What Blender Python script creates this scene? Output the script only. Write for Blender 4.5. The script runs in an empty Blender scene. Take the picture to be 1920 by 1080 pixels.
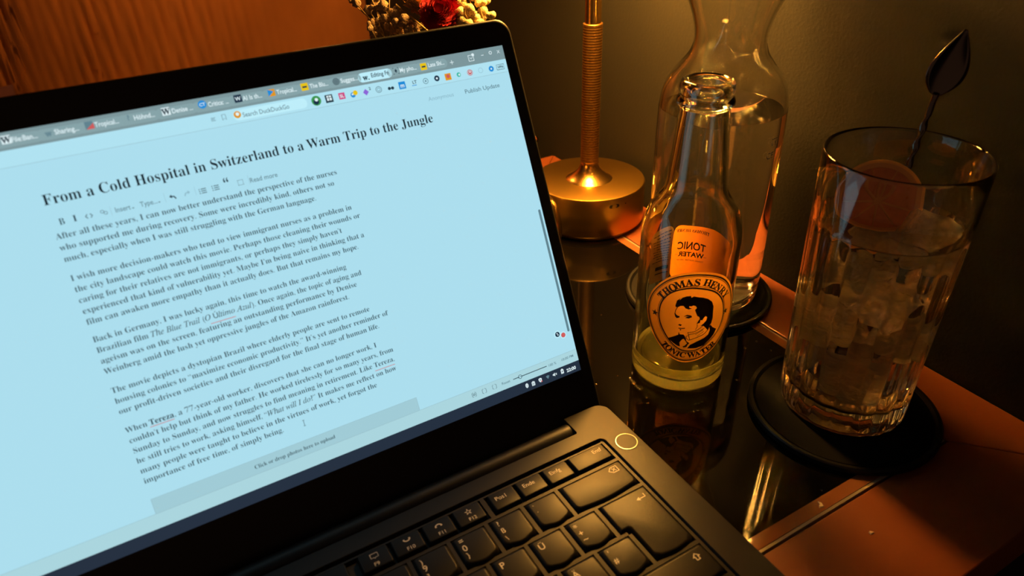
import bpy, bmesh, math, random
from mathutils import Vector, Matrix
random.seed(7)
S = bpy.context.scene
COL = S.collection
MM = 0.001

# ---------------------------------------------------------------- camera
# world: millimetres * 0.001, table top at z = 0, x along the keyboard, y towards the far end of the table
CAM = Vector((-168.185, -198.712, 277.620))
RIGHT = Vector((0.8646832, -0.5012044, -0.0334243))
DOWN = Vector((-0.2910000, -0.4455764, -0.8466290))
FWD = Vector((0.4094411, 0.7417923, -0.5311329))
FPX = 1341.18
cam = bpy.data.cameras.new('camera')
cam.sensor_width = 36.0
cam.lens = FPX * 36.0 / 1920.0
cam.clip_start = 0.01
cam.dof.use_dof = True
cam.dof.focus_distance = 0.43
cam.dof.aperture_fstop = 10.0
cam_ob = bpy.data.objects.new('camera', cam)
COL.objects.link(cam_ob)
m = Matrix((RIGHT, -DOWN, -FWD)).transposed().to_4x4()
m.translation = CAM * MM
cam_ob.matrix_world = m
S.camera = cam_ob

# ---------------------------------------------------------------- world, exposure, render quality
W = bpy.data.worlds.new('world')
S.world = W
W.use_nodes = True
W.node_tree.nodes['Background'].inputs[0].default_value = (1.0, 0.5, 0.28, 1)
W.node_tree.nodes['Background'].inputs[1].default_value = 0.085
S.view_settings.view_transform = 'Standard'
S.view_settings.look = 'None'
S.view_settings.exposure = 0.0
S.view_settings.gamma = 1.0
S.view_settings.use_curve_mapping = False
cy = S.cycles
cy.max_bounces = 24
cy.transmission_bounces = 20
cy.glossy_bounces = 8
cy.diffuse_bounces = 4
cy.transparent_max_bounces = 12
cy.sample_clamp_indirect = 0.0
cy.blur_glossy = 0.6
LAMP_L = 285.0
LAMP_RGB = (1.0, 0.47, 0.082)

# ---------------------------------------------------------------- pixel -> place helpers
def ray(px, py):
    return RIGHT * ((px - 960) / FPX) + DOWN * ((py - 540) / FPX) + FWD
def at_z(px, py, z):
    d = ray(px, py)
    return CAM + d * ((z - CAM.z) / d.z)
def at_plane(px, py, P, n):
    d = ray(px, py)
    return CAM + d * ((P - CAM).dot(n) / d.dot(n))
LID_A = 0.44005
LID_P = Vector((0, 42.4755, 13.5))
LID_V = Vector((0, math.sin(LID_A), math.cos(LID_A)))
LID_N = Vector((0, -math.cos(LID_A), math.sin(LID_A)))       # towards the viewer
def scr(px, py):
    q = at_plane(px, py, LID_P, LID_N)
    return q.x, (q - LID_P).dot(LID_V)
def facing(cx, cy_):
    d = Vector((cx - CAM.x, cy_ - CAM.y, 0)).normalized()
    return d

# ---------------------------------------------------------------- materials
def srgb(r, g, b):
    f = lambda c: (c / 255 / 12.92) if c / 255 <= 0.04045 else ((c / 255 + 0.055) / 1.055) ** 2.4
    return (f(r), f(g), f(b), 1)
MATS = {}
def mat(name, color=(0.8, 0.8, 0.8), rough=0.5, metal=0.0, emit=None, es=0.0, trans=0.0, ior=1.5, coat=0.0,
        spec=0.5, noise=None, bump=None, aniso=None):
    if name in MATS: return MATS[name]
    m_ = bpy.data.materials.new(name)
    m_.use_nodes = True
    nt = m_.node_tree
    b = nt.nodes['Principled BSDF']
    c = tuple(color[:3]) + (1,)
    b.inputs['Base Color'].default_value = c
    b.inputs['Roughness'].default_value = rough
    b.inputs['Metallic'].default_value = metal
    b.inputs['IOR'].default_value = ior
    b.inputs['Transmission Weight'].default_value = trans
    b.inputs['Coat Weight'].default_value = coat
    b.inputs['Specular IOR Level'].default_value = spec
    if emit:
        b.inputs['Emission Color'].default_value = tuple(emit[:3]) + (1,)
        b.inputs['Emission Strength'].default_value = es
    tc = None
    if noise or bump:
        tc = nt.nodes.new('ShaderNodeTexCoord')
    if noise:                       # (scale xyz, amount, rough amount)
        sc, amt, ramt = noise
        mp = nt.nodes.new('ShaderNodeMapping'); mp.inputs['Scale'].default_value = sc
        nt.links.new(tc.outputs['Object'], mp.inputs['Vector'])
        n = nt.nodes.new('ShaderNodeTexNoise'); n.inputs['Scale'].default_value = 1.0
        n.inputs['Detail'].default_value = 6
        nt.links.new(mp.outputs[0], n.inputs['Vector'])
        mx = nt.nodes.new('ShaderNodeMix'); mx.data_type = 'RGBA'
        mx.inputs[6].default_value = tuple(x * (1 - amt) for x in c[:3]) + (1,)
        mx.inputs[7].default_value = tuple(min(1, x * (1 + amt)) for x in c[:3]) + (1,)
        nt.links.new(n.outputs['Fac'], mx.inputs[0])
        nt.links.new(mx.outputs[2], b.inputs['Base Color'])
        if ramt:
            mr = nt.nodes.new('ShaderNodeMapRange')
            mr.inputs[3].default_value = max(0.0, rough - ramt); mr.inputs[4].default_value = rough + ramt
            mr.inputs[1].default_value = 0.3; mr.inputs[2].default_value = 0.7
            nt.links.new(n.outputs['Fac'], mr.inputs[0])
            nt.links.new(mr.outputs[0], b.inputs['Roughness'])
    if bump:                        # (scale, strength, distance)
        n2 = nt.nodes.new('ShaderNodeTexNoise'); n2.inputs['Scale'].default_value = bump[0]
        n2.inputs['Detail'].default_value = 5
        nt.links.new(tc.outputs['Object'], n2.inputs['Vector'])
        bp = nt.nodes.new('ShaderNodeBump'); bp.inputs['Strength'].default_value = bump[1]
        bp.inputs['Distance'].default_value = bump[2]
        nt.links.new(n2.outputs['Fac'], bp.inputs['Height'])
        nt.links.new(bp.outputs[0], b.inputs['Normal'])
    MATS[name] = m_
    return m_
def screen_mat(name, rgb255, k=1.0):
    """a lit pixel area: black panel that gives off light of this colour"""
    return mat(name, (0.01, 0.01, 0.012), 0.45, emit=srgb(*rgb255), es=k)
def glass_mat(name, color=(1, 1, 1), ior=1.5, rough=0.0, bump=None):
    m_ = bpy.data.materials.new(name); m_.use_nodes = True
    nt = m_.node_tree
    nt.nodes.remove(nt.nodes['Principled BSDF'])
    g = nt.nodes.new('ShaderNodeBsdfGlass')
    g.inputs['Color'].default_value = tuple(color) + (1,)
    g.inputs['IOR'].default_value = ior
    g.inputs['Roughness'].default_value = rough
    nt.links.new(g.outputs[0], nt.nodes['Material Output'].inputs[0])
    if bump:
        tc = nt.nodes.new('ShaderNodeTexCoord')
        n2 = nt.nodes.new('ShaderNodeTexNoise'); n2.inputs['Scale'].default_value = bump[0]
        n2.inputs['Detail'].default_value = 3
        nt.links.new(tc.outputs['Object'], n2.inputs['Vector'])
        bp = nt.nodes.new('ShaderNodeBump'); bp.inputs['Strength'].default_value = bump[1]
        bp.inputs['Distance'].default_value = bump[2]
        nt.links.new(n2.outputs['Fac'], bp.inputs['Height'])
        nt.links.new(bp.outputs[0], g.inputs['Normal'])
    return m_

M_DECK = mat('laptop_deck', (0.019, 0.018, 0.018), 0.34, metal=0.0, spec=0.062, bump=(9000, 0.05, 0.0001))
M_KEY = mat('keycap', (0.009, 0.0086, 0.0086), 0.32, spec=0.062, bump=(7000, 0.05, 0.0001))
M_BLACK = mat('black_plastic', (0.006, 0.006, 0.007), 0.5)
M_HOLE = mat('black_gap', (0.003, 0.003, 0.003), 0.8)
M_LEG = mat('legend_paint', (0.48, 0.43, 0.38), 0.6)
M_LIDBACK = mat('lid_shell', (0.02, 0.02, 0.021), 0.4)
M_RING = mat('button_ring', (0.22, 0.21, 0.2), 0.35, metal=1.0)
M_WOOD = mat('frame_wood', (0.21, 0.052, 0.013), 0.42, noise=((30, 6, 30), 0.22, 0.06), bump=(900, 0.06, 0.0003))
M_WOOD2 = mat('wood_under_glass', (0.24, 0.085, 0.03), 0.10, coat=0.8, noise=((30, 6, 30), 0.2, 0.03))
M_TGLASS = mat('black_table_glass', (0.002, 0.0016, 0.0014), 0.045, spec=0.28, noise=((26, 26, 26), 0.3, 0.02))
M_EDGE = mat('polished_glass_edge', (0.75, 0.62, 0.42), 0.12, metal=0.6)
M_STEEL = mat('black_steel', (0.01, 0.01, 0.01), 0.45, metal=0.5)
M_WALL = mat('dark_wall_paint', (0.0175, 0.0155, 0.0105), 0.85, spec=0.2, noise=((14, 14, 14), 0.08, 0.0), bump=(480, 0.3, 0.0007))
M_WALLB = mat('far_wall_paint', (0.05, 0.035, 0.03), 0.9)
M_FLOOR = mat('dark_floor', (0.012, 0.012, 0.016), 0.55, noise=((8, 60, 8), 0.3, 0.05))
M_CURT = mat('rust_velvet', (0.52, 0.19, 0.045), 0.9, noise=((18, 18, 14), 0.28, 0.0))
M_BENCH = mat('bench_leather', (0.06, 0.025, 0.015), 0.5)
M_PILLOW = mat('plum_cushion', (0.10, 0.035, 0.05), 0.9)
M_GOLD = mat('brushed_gold', (0.42, 0.24, 0.046), 0.33, metal=1.0, noise=((3, 3, 160), 0.12, 0.06))
M_GOLD2 = mat('smooth_gold', (0.62, 0.36, 0.10), 0.22, metal=1.0)
M_GRIP = mat('ribbed_gold', (0.27, 0.14, 0.034), 0.48, metal=1.0)
M_LIGHT = mat('lamp_diffuser_glow', (0.9, 0.8, 0.6), 0.6, emit=LAMP_RGB, es=LAMP_L)
M_COAST = mat('black_rubber', (0.004, 0.0038, 0.0038), 0.45, spec=0.3, bump=(1400, 0.12, 0.0004))
M_COASTTOP = mat('coaster_felt', (0.005, 0.0047, 0.0045), 0.65, spec=0.1, bump=(1600, 0.2, 0.0006))
M_SPOON = mat('dark_steel', (0.12, 0.105, 0.095), 0.18, metal=1.0)
G_BOTTLE = glass_mat('bottle_glass', (0.97, 0.985, 0.95), 1.5)
G_CARAFE = glass_mat('carafe_glass', (0.99, 0.985, 0.97), 1.47)
G_TUMBLER = glass_mat('tumbler_glass', (0.985, 0.98, 0.96), 1.5)
G_VASE = glass_mat('vase_glass', (0.97, 0.97, 0.95), 1.48)
G_WATER = glass_mat('still_water', (0.99, 0.995, 0.99), 1.33)
G_TONIC = glass_mat('tonic_rest', (0.93, 0.90, 0.62), 1.33)
G_DRINK = glass_mat('tonic_drink', (0.97, 0.89, 0.76), 1.33)
G_ICE = glass_mat('ice', (0.97, 0.95, 0.92), 1.2, 0.03, bump=(190, 1.0, 0.006))
_nt = G_ICE.node_tree; _g = [n for n in _nt.nodes if n.type == 'BSDF_GLASS'][0]
_t = _nt.nodes.new('ShaderNodeBsdfTranslucent'); _t.inputs['Color'].default_value = (0.95, 0.86, 0.74, 1)
_x = _nt.nodes.new('ShaderNodeMixShader'); _x.inputs[0].default_value = 0.3
_nt.links.new(_g.outputs[0], _x.inputs[1]); _nt.links.new(_t.outputs[0], _x.inputs[2]); _nt.links.new(_x.outputs[0], _nt.nodes['Material Output'].inputs[0])
_nt = G_TONIC.node_tree; _g = [n for n in _nt.nodes if n.type == 'BSDF_GLASS'][0]
_t = _nt.nodes.new('ShaderNodeBsdfTranslucent'); _t.inputs['Color'].default_value = (0.95, 0.88, 0.50, 1)
_x = _nt.nodes.new('ShaderNodeMixShader'); _x.inputs[0].default_value = 0.25
_nt.links.new(_g.outputs[0], _x.inputs[1]); _nt.links.new(_t.outputs[0], _x.inputs[2]); _nt.links.new(_x.outputs[0], _nt.nodes['Material Output'].inputs[0])
G_DROP = glass_mat('water_drop', (1, 1, 1), 1.33)

# ---------------------------------------------------------------- object helpers
ORI = {}                                            # world origin (mm) of each root / part
def tag(o, label=None, cat=None, group=None, kind=None):
    if label: o['label'] = label
    if cat: o['category'] = cat
    if group: o['group'] = group
    if kind: o['kind'] = kind
    return o
def thing(name, loc, label, cat, group=None):
    o = bpy.data.objects.new(name, None)
    o.empty_display_size = 0.01
    COL.objects.link(o)
    o.location = Vector(loc) * MM
    ORI[o] = Vector(loc)
    return tag(o, label, cat, group)
def link(name, me, parent=None, loc=None):
    o = bpy.data.objects.new(name, me)
    COL.objects.link(o)
    base = ORI.get(parent, Vector((0, 0, 0))) if parent else Vector((0, 0, 0))
    L = Vector(loc) if loc is not None else base
    o.parent = parent
    o.location = (L - base) * MM
    ORI[o] = L
    return o
def obj(name, verts, faces, material, parent=None, origin=None, smooth=False, mats=None, fm=None):
    """verts in world mm; the object's origin is `origin` (mm) or its parent's"""
    base = ORI.get(parent, Vector((0, 0, 0))) if parent else Vector((0, 0, 0))
    o0 = Vector(origin) if origin is not None else base
    me = bpy.data.meshes.new(name)
    me.from_pydata([((v[0] - o0.x) * MM, (v[1] - o0.y) * MM, (v[2] - o0.z) * MM) for v in verts], [], faces)
    for q in (mats or [material]): me.materials.append(q)
    if fm: me.polygons.foreach_set('material_index', fm)
    if smooth: me.polygons.foreach_set('use_smooth', [True] * len(me.polygons))
    me.update()
    return link(name, me, parent, o0)
def sharp(o, ang=35):
    me = o.data
    me.polygons.foreach_set('use_smooth', [True] * len(me.polygons))
    bm = bmesh.new(); bm.from_mesh(me)
    for e in bm.edges:
        if len(e.link_faces) == 2 and e.calc_face_angle(0) > math.radians(ang): e.smooth = False
    bm.to_mesh(me); bm.free()
    return o
def bevel(o, w, seg=2, ang=40):
    md = o.modifiers.new('bevel', 'BEVEL'); md.width = w * MM; md.segments = seg
    md.limit_method = 'ANGLE'; md.angle_limit = math.radians(ang)
    return o
class MB:
    def __init__(s): s.v = []; s.f = []; s.m = []
    def add(s, v, f, mi=0):
        n = len(s.v); s.v += [tuple(q) for q in v]; s.f += [tuple(i + n for i in q) for q in f]; s.m += [mi] * len(f)
    def box(s, a, b, mi=0):
        (x0, y0, z0), (x1, y1, z1) = a, b
        s.add([(x0, y0, z0), (x1, y0, z0), (x1, y1, z0), (x0, y1, z0), (x0, y0, z1), (x1, y0, z1), (x1, y1, z1), (x0, y1, z1)],
              [(3, 2, 1, 0), (4, 5, 6, 7), (0, 1, 5, 4), (1, 2, 6, 5), (2, 3, 7, 6), (3, 0, 4, 7)], mi)
    def prism(s, poly, z0, z1, mi=0):
        n = len(poly)
        s.add([(x, y, z0) for x, y in poly] + [(x, y, z1) for x, y in poly],
              [tuple(range(n))[::-1], tuple(range(n, 2 * n))] + [(i, (i + 1) % n, n + (i + 1) % n, n + i) for i in range(n)], mi)
    def loft(s, loops, mi=0, caps=True):
        n = len(loops[0]); v = [q for l in loops for q in l]; f = []
        for k in range(len(loops) - 1):
            for i in range(n):
                f.append((k * n + i, k * n + (i + 1) % n, (k + 1) * n + (i + 1) % n, (k + 1) * n + i))
        if caps: f += [tuple(range(n))[::-1], tuple(range((len(loops) - 1) * n, len(loops) * n))]
        s.add(v, f, mi)
    def tube(s, pts, r, n=8, mi=0):
        pts = [Vector(q) for q in pts]; loops = []
        for i, q in enumerate(pts):
            t = (pts[min(i + 1, len(pts) - 1)] - pts[max(i - 1, 0)]).normalized()
            a = t.orthogonal().normalized() if i == 0 else (a - t * a.dot(t)).normalized()
            b = t.cross(a); rr = r[i] if isinstance(r, (list, tuple)) else r
            loops.append([q + a * (rr * math.cos(2 * math.pi * k / n)) + b * (rr * math.sin(2 * math.pi * k / n)) for k in range(n)])
        s.loft(loops, mi)
    def lathe(s, prof, c, seg=64, mi=0, rf=None):
        """closed or axis-to-axis profile [(r, z)] about the vertical through c"""
        rows = []; v = []; f = []
        for r, z in prof:
            if r < 1e-6:
                rows.append([len(v)]); v.append((c[0], c[1], z))
            else:
                row = []
                for k in range(seg):
                    a = 2 * math.pi * k / seg; q = r - (rf(a, z) if rf else 0)
                    row.append(len(v)); v.append((c[0] + q * math.cos(a), c[1] + q * math.sin(a), z))
                rows.append(row)
        for A, B in zip(rows, rows[1:]):
            if len(A) == 1 and len(B) == 1: continue
            for k in range(seg):
                k2 = (k + 1) % seg
                if len(A) == 1: f.append((A[0], B[k2], B[k]))
                elif len(B) == 1: f.append((A[k], A[k2], B[0]))
                else: f.append((A[k], A[k2], B[k2], B[k]))
        s.add(v, f, mi)
    def obj(s, name, material, parent=None, origin=None, smooth=False, mats=None):
        return obj(name, s.v, s.f, material, parent, origin, smooth, mats, s.m if mats else None)
def rrect(x0, y0, x1, y1, r, n=5):
    if not isinstance(r, (list, tuple)): r = [r] * 4
    out = []
    for (cx, cy_, a0), q in zip(((x1, y1, 0), (x0, y1, 90), (x0, y0, 180), (x1, y0, 270)), r):
        sx = -1 if cx == x1 else 1; sy = -1 if cy_ == y1 else 1
        if q <= 0: out.append((cx, cy_)); continue
        for k in range(n + 1):
            a = math.radians(a0 + 90 * k / n)
            out.append((cx + sx * q + q * math.cos(a), cy_ + sy * q + q * math.sin(a)))
    return out
def smooth_path(pts, n=8, closed=False):
    """Catmull-Rom through points of any dimension"""
    P = [tuple(q) for q in pts]; N = len(P); out = []
    for i in range(N if closed else N - 1):
        g = (lambda j: P[j % N]) if closed else (lambda j: P[max(0, min(N - 1, j))])
        p0, p1, p2, p3 = g(i - 1), g(i), g(i + 1), g(i + 2)
        for k in range(n):
            t = k / n
            out.append(tuple(0.5 * (2 * b + (c - a) * t + (2 * a - 5 * b + 4 * c - d) * t * t + (3 * b - a - 3 * c + d) * t ** 3)
                             for a, b, c, d in zip(p0, p1, p2, p3)))
    if not closed: out.append(P[-1])
    return out
def stroke2d(pts, w):
    """flat ribbon polygon quads along 2-D points"""
    v = []; f = []
    for i, q in enumerate(pts):
        a = pts[max(0, i - 1)]; b = pts[min(len(pts) - 1, i + 1)]
        dx, dy = b[0] - a[0], b[1] - a[1]; l = math.hypot(dx, dy) or 1
        v += [(q[0] - dy / l * w / 2, q[1] + dx / l * w / 2), (q[0] + dy / l * w / 2, q[1] - dx / l * w / 2)]
        if i: f.append((2 * i - 2, 2 * i - 1, 2 * i + 1, 2 * i))
    return v, f
def disc2d(cx, cy_, rx, ry=None, n=20):
    ry = ry or rx
    return [(cx + rx * math.cos(2 * math.pi * k / n), cy_ + ry * math.sin(2 * math.pi * k / n)) for k in range(n)]
def star2d(cx, cy_, r, rot=0):
    return [(cx + (r if k % 2 == 0 else r * 0.4) * math.cos(math.radians(90 + rot + 36 * k)),
             cy_ + (r if k % 2 == 0 else r * 0.4) * math.sin(math.radians(90 + rot + 36 * k))) for k in range(10)]
def ring2d(cx, cy_, r0, r1, n=24):
    v = disc2d(cx, cy_, r0, n=n) + disc2d(cx, cy_, r1, n=n)
    return v, [(i, (i + 1) % n, n + (i + 1) % n, n + i) for i in range(n)]

# ---------------------------------------------------------------- lettering
def style(s, st):
    o = ''
    for c in s:
        if st == 'b':
            if 'A' <= c <= 'Z': c = chr(0x1D400 + ord(c) - 65)
            elif 'a' <= c <= 'z': c = chr(0x1D41A + ord(c) - 97)
            elif '0' <= c <= '9': c = chr(0x1D7CE + ord(c) - 48)
        elif st == 'i':
            if c == 'h': c = '\u210e'
            elif 'A' <= c <= 'Z': c = chr(0x1D434 + ord(c) - 65)
            elif 'a' <= c <= 'z': c = chr(0x1D44E + ord(c) - 97)
        o += c
    return o
_tc = {}
def text2d(body, size, offset=0.0, res=3):
    """(verts2d, faces, width) of a line of flat lettering starting at 0,0"""
    key = (body, size, offset, res)
    if key in _tc: return _tc[key]
    cu = bpy.data.curves.new('lettering', 'FONT')
    cu.body = body + '|'
    cu.size = 1.0; cu.offset = offset; cu.resolution_u = res; cu.fill_mode = 'FRONT'
    cu.body = body
    o = bpy.data.objects.new('lettering', cu)
    COL.objects.link(o)
    bpy.context.view_layer.update()
    me = o.to_mesh()
    v = [(q.co.x * size, q.co.y * size) for q in me.vertices]
    f = [tuple(p.vertices) for p in me.polygons]
    o.to_mesh_clear()
    bpy.data.objects.remove(o); bpy.data.curves.remove(cu)
    w = max((q[0] for q in v), default=0)
    _tc[key] = (v, f, w)
    return _tc[key]

# ================================================================= the room
def struct(o): return tag(o, kind='structure')
FLOOR_Z = -740
WALL_X = 212.0
b = MB(); b.box((-1600, -1500, FLOOR_Z - 40), (WALL_X + 60, 1300, FLOOR_Z))
struct(b.obj('floor', M_FLOOR))
b = MB(); b.box((WALL_X, -1500, FLOOR_Z), (WALL_X + 60, 1300, 1700))
struct(b.obj('wall_right', M_WALL))
b = MB(); b.box((-1600, 1000, FLOOR_Z), (WALL_X, 1060, 1700))
struct(b.obj('wall_back', M_WALLB))
b = MB(); b.box((-1600, -1500, 1700), (WALL_X + 60, 1300, 1740))
struct(b.obj('ceiling', M_WALLB))
b = MB(); b.box((WALL_X - 12, 396, FLOOR_Z), (WALL_X, 940, FLOOR_Z + 80))
struct(b.obj('baseboard_right', M_WALLB))

# curtain with slanting folds
def curtain():
    v = []; f = []
    x0, x1, z0, z1 = -900.0, 208.0, FLOOR_Z + 15, 1250.0
    nx, nz = 480, 44
    rnd = random.Random(3)
    knots = []; x = x0 - 700
    while x < x1 + 500:
        knots.append((x, rnd.uniform(0.6, 1.0))); x += rnd.uniform(23, 36)
    def fold(u):
        # sharp-valleyed pleats of uneven width, flatter towards the wall
        for (a, h), (c, _) in zip(knots, knots[1:]):
            if a <= u < c:
                t = (u - a) / (c - a); k = t / 0.3 if t < 0.3 else (1 - t) / 0.7
                return 11 * h * (k * k * (3 - 2 * k))
        return 0.0
    for j in range(nz + 1):
        z = z0 + (z1 - z0) * j / nz
        for i in range(nx + 1):
            x = x0 + (x1 - x0) * i / nx
            lean = 0.27 * (z - 80) if z > -200 else 0.27 * (-280)
            u = x - lean * (1 if abs(z - 80) < 300 else 300 / abs(z - 80))
            k = 1.0 if x < -20 else max(0.22, 1.0 - (x + 20) / 110)
            d = fold(u) * k + 7 * math.sin(x / 90 + z / 260) + 4 * math.sin(x / 37 - z / 61)
            v.append((x, 905 + d, z))
    for j in range(nz):
        for i in range(nx):
            a = j * (nx + 1) + i
            f.append((a, a + 1, a + nx + 2, a + nx + 1))
    o = obj('curtain', v, f, M_CURT, origin=(-300, 905, FLOOR_Z + 15), smooth=True)
    sd = o.modifiers.new('cloth_thickness', 'SOLIDIFY'); sd.thickness = 0.003; sd.offset = 1
    tag(o, 'rust orange velvet curtain with slanting pleats behind the table', 'curtain')
curtain()
r = thing('curtain_rail', (-300, 925, 1262), 'dark metal rail carrying the rust orange curtain', 'rail')
b = MB(); b.tube([(-1000, 925, 1262), (210, 925, 1262)], 11, 12); b.obj('rod', M_STEEL, r, smooth=True)
for x in (-960, -300, 160):
    b = MB(); b.box((x - 8, 925, 1254), (x + 8, 1000, 1270)); b.obj('bracket', M_STEEL, r)
# bench and cushion below the curtain
bn = thing('bench', (-420, 720, FLOOR_Z), 'dark brown leather bench between table and curtain', 'bench')
b = MB(); b.box((-1300, 560, FLOOR_Z), (196, 868, -380)); b.obj('plinth', M_BENCH, bn)
b = MB(); b.prism(rrect(-1302, 545, 196, 868, 20), -379, -290); bevel(b.obj('seat_cushion', M_BENCH, bn), 18, 4)
def cushion():
    v = []; f = []; n = 16
    c = Vector((-432, 800, -112)); ax = Vector((1, 0, 0)); up = Vector((0, 0.30, 0.954)); nn_ = ax.cross(up)
    for sgn in (1, -1):
        for j in range(n + 1):
            for i in range(n + 1):
                a, bb = -1 + 2 * i / n, -1 + 2 * j / n
                pin = 1 - 0.10 * (1 - abs(a)) * (abs(bb) ** 2) ; pin2 = 1 - 0.10 * (1 - abs(bb)) * (abs(a) ** 2)
                th = 62 * ((1 - a ** 4) * (1 - bb ** 4)) ** 0.5 * sgn
                v.append(c + ax * (a * 168 * pin2) + up * (bb * 168 * pin) + nn_ * th)
        o0 = 0 if sgn == 1 else (n + 1) ** 2
        for j in range(n):
            for i in range(n):
                a = o0 + j * (n + 1) + i
                q = (a, a + 1, a + n + 2, a + n + 1)
                f.append(q if sgn == -1 else q[::-1])
    tag(obj('cushion', v, f, M_PILLOW, origin=(-432, 780, -290), smooth=True), 'dark plum cushion leaning against the orange curtain', 'cushion')
cushion()

# ================================================================= table
TX0, TX1, TY0, TY1 = -560.0, 211.0, -122.5, 389.0        # outer edge of the wooden frame
GX0, GX1, GY0, GY1 = -512.0, 163.5, -69.5, 336.0          # outer edge of the glass
tb = thing('table', (-170, 130, FLOOR_Z), 'wooden framed table with inset black glass top against the dark wall', 'table')
def rail(p):
    b = MB(); b.prism(p, -26, 0.0); bevel(b.obj('frame_rail', M_WOOD, tb), 0.7, 2)
g = 0.25
rail([(GX0 + g, GY0), (TX0 + g, TY0), (TX1 - g, TY0), (GX1 - g, GY0)][::-1])
rail([(GX1, GY0 + g), (TX1, TY0 + g), (TX1, TY1 - g), (GX1, GY1 - g)][::-1])
rail([(GX1 - g, GY1), (TX1 - g, TY1), (TX0 + g, TY1), (GX0 + g, GY1)][::-1])
rail([(GX0, GY1 - g), (TX0, TY1 - g), (TX0, TY0 + g), (GX0, GY0 + g)][::-1])
def frame_strips(name, a, w, z0, z1, m_):
    x0, y0, x1, y1 = GX0 + a, GY0 + a, GX1 - a, GY1 - a
    i = (x0 + w, y0 + w, x1 - w, y1 - w)
    for p in ([(i[0], i[1]), (x0, y0), (x1, y0), (i[2], i[1])], [(i[2], i[1]), (x1, y0), (x1, y1), (i[2], i[3])],
              [(i[2], i[3]), (x1, y1), (x0, y1), (i[0], i[3])], [(i[0], i[3]), (x0, y1), (x0, y0), (i[0], i[1])]):
        b = MB(); b.prism(p[::-1], z0, z1); b.obj(name, m_, tb)
frame_strips('glass_edge', 1.3, 1.5, -6, -0.25, M_EDGE)
frame_strips('glass_border', 2.85, 6.6, -6, 0.0, M_WOOD2)
b = MB(); b.box((GX0 + 9.5, GY0 + 9.5, -6), (GX1 - 9.5, GY1 - 9.5, 0.0)); b.obj('glass_panel', M_TGLASS, tb)
b = MB(); b.box((GX0 - 8, GY0 - 8, -26), (GX1 + 8, GY1 + 8, -6.3)); b.obj('underlay', M_HOLE, tb)
b = MB(); b.lathe([(0, FLOOR_Z + 22), (34, FLOOR_Z + 22), (34, -40), (120, -40), (120, -26.5), (0, -26.5)], (-170, 130), 32)
sharp(b.obj('pedestal', M_STEEL, tb))
b = MB(); b.lathe([(0, FLOOR_Z), (240, FLOOR_Z), (240, FLOOR_Z + 10), (60, FLOOR_Z + 22), (0, FLOOR_Z + 22)], (-170, 130), 48)
sharp(b.obj('foot_plate', M_STEEL, tb))

# ================================================================= laptop
LX0, LX1, LY0, LY1 = -303.2, 17.46, -187.0, 40.2
DZ = 14.0                                                # deck height
lp = thing('laptop', (-142.9, -73, 0), 'open dark grey laptop showing a blog editor on its screen', 'laptop')
KU, KP, KZ = 19.05, 19.42, 14.5
# lower body
b = MB()
lo = lambda i, z: [(x, y, z) for x, y in rrect(LX0 + i, LY0 + i, LX1 - i, LY1 - i, 7, 6)]
b.loft([lo(5, 2.2), lo(1.0, 4.5), lo(0, 7.0), lo(0, 8.0)]); sharp(b.obj('bottom_shell', M_DECK, lp))
# deck with the keyboard well and the hinge cut-out
WX0, WX1, WY0, WY1 = -286.9, 1.6, -104.5, 18.2
def deck():
    out = []
    for x, y in rrect(LX0, LY0, LX1, LY1, 7, 6): out.append((x, y))
    # cut the hinge notch into the rear edge (y = LY1), running from right to left
    nl, nr, ny = -278.0, -7.9, 27.4
    k = max(i for i, q in enumerate(out[:8]) if q[0] > nr)
    loop = out[:k + 1] + [(nr, LY1), (nr, ny + 0.8), (nr - 0.8, ny), (nl + 0.8, ny), (nl, ny + 0.8), (nl, LY1)] + out[k + 1:]
    hole = rrect(WX0, WY0, WX1, WY1, 3.2, 5)
    bm = bmesh.new()
    def ring(pts, z):
        vs = [bm.verts.new((x, y, z)) for x, y in pts]
        return vs, [bm.edges.new((vs[i], vs[(i + 1) % len(vs)])) for i in range(len(vs))]
    tv, te = ring(loop, DZ); hv, he = ring(hole, DZ)
    bmesh.ops.triangle_fill(bm, use_beauty=True, edges=te + he)
    bv = [bm.verts.new((x, y, 8.0)) for x, y in loop]
    for i in range(len(loop)): bm.faces.new((bv[i], bv[(i + 1) % len(loop)], tv[(i + 1) % len(loop)], tv[i]))
    iv = [bm.verts.new((x + (0.9 if x < -100 else -0.9), y + (0.9 if y < -50 else -0.9), 11.2)) for x, y in hole]
    for i in range(len(hole)): bm.faces.new((hv[i], hv[(i + 1) % len(hole)], iv[(i + 1) % len(hole)], iv[i]))
    bmesh.ops.recalc_face_normals(bm, faces=bm.faces)
    v = [tuple(q.co) for q in bm.verts]
    bm.verts.index_update()
    f = [tuple(q.index for q in p.verts) for p in bm.faces]
    bm.free()
    # triangle_fill may also fill the well: drop faces whose centre lies inside it at deck height
    ff = []
    for p in f:
        c = [sum(v[i][k2] for i in p) / len(p) for k2 in range(3)]
        if abs(c[2] - DZ) < 1e-4 and WX0 + .5 < c[0] < WX1 - .5 and WY0 + .5 < c[1] < WY1 - .5 and all(abs(v[i][2] - DZ) < 1e-4 for i in p): continue
        ff.append(p)
    o = obj('deck', v, ff, M_DECK, lp)
    me = o.data
    bm = bmesh.new(); bm.from_mesh(me); bmesh.ops.recalc_face_normals(bm, faces=bm.faces)
    for fc in bm.faces:
        if abs(fc.normal.z) > 0.99 and fc.calc_center_median().z * 1000 > DZ - 0.1 and fc.normal.z < 0: fc.normal_flip()
    bm.to_mesh(me); bm.free()
    bevel(o, 0.7, 2, 50)
    return o
deck_o = deck()
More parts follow.
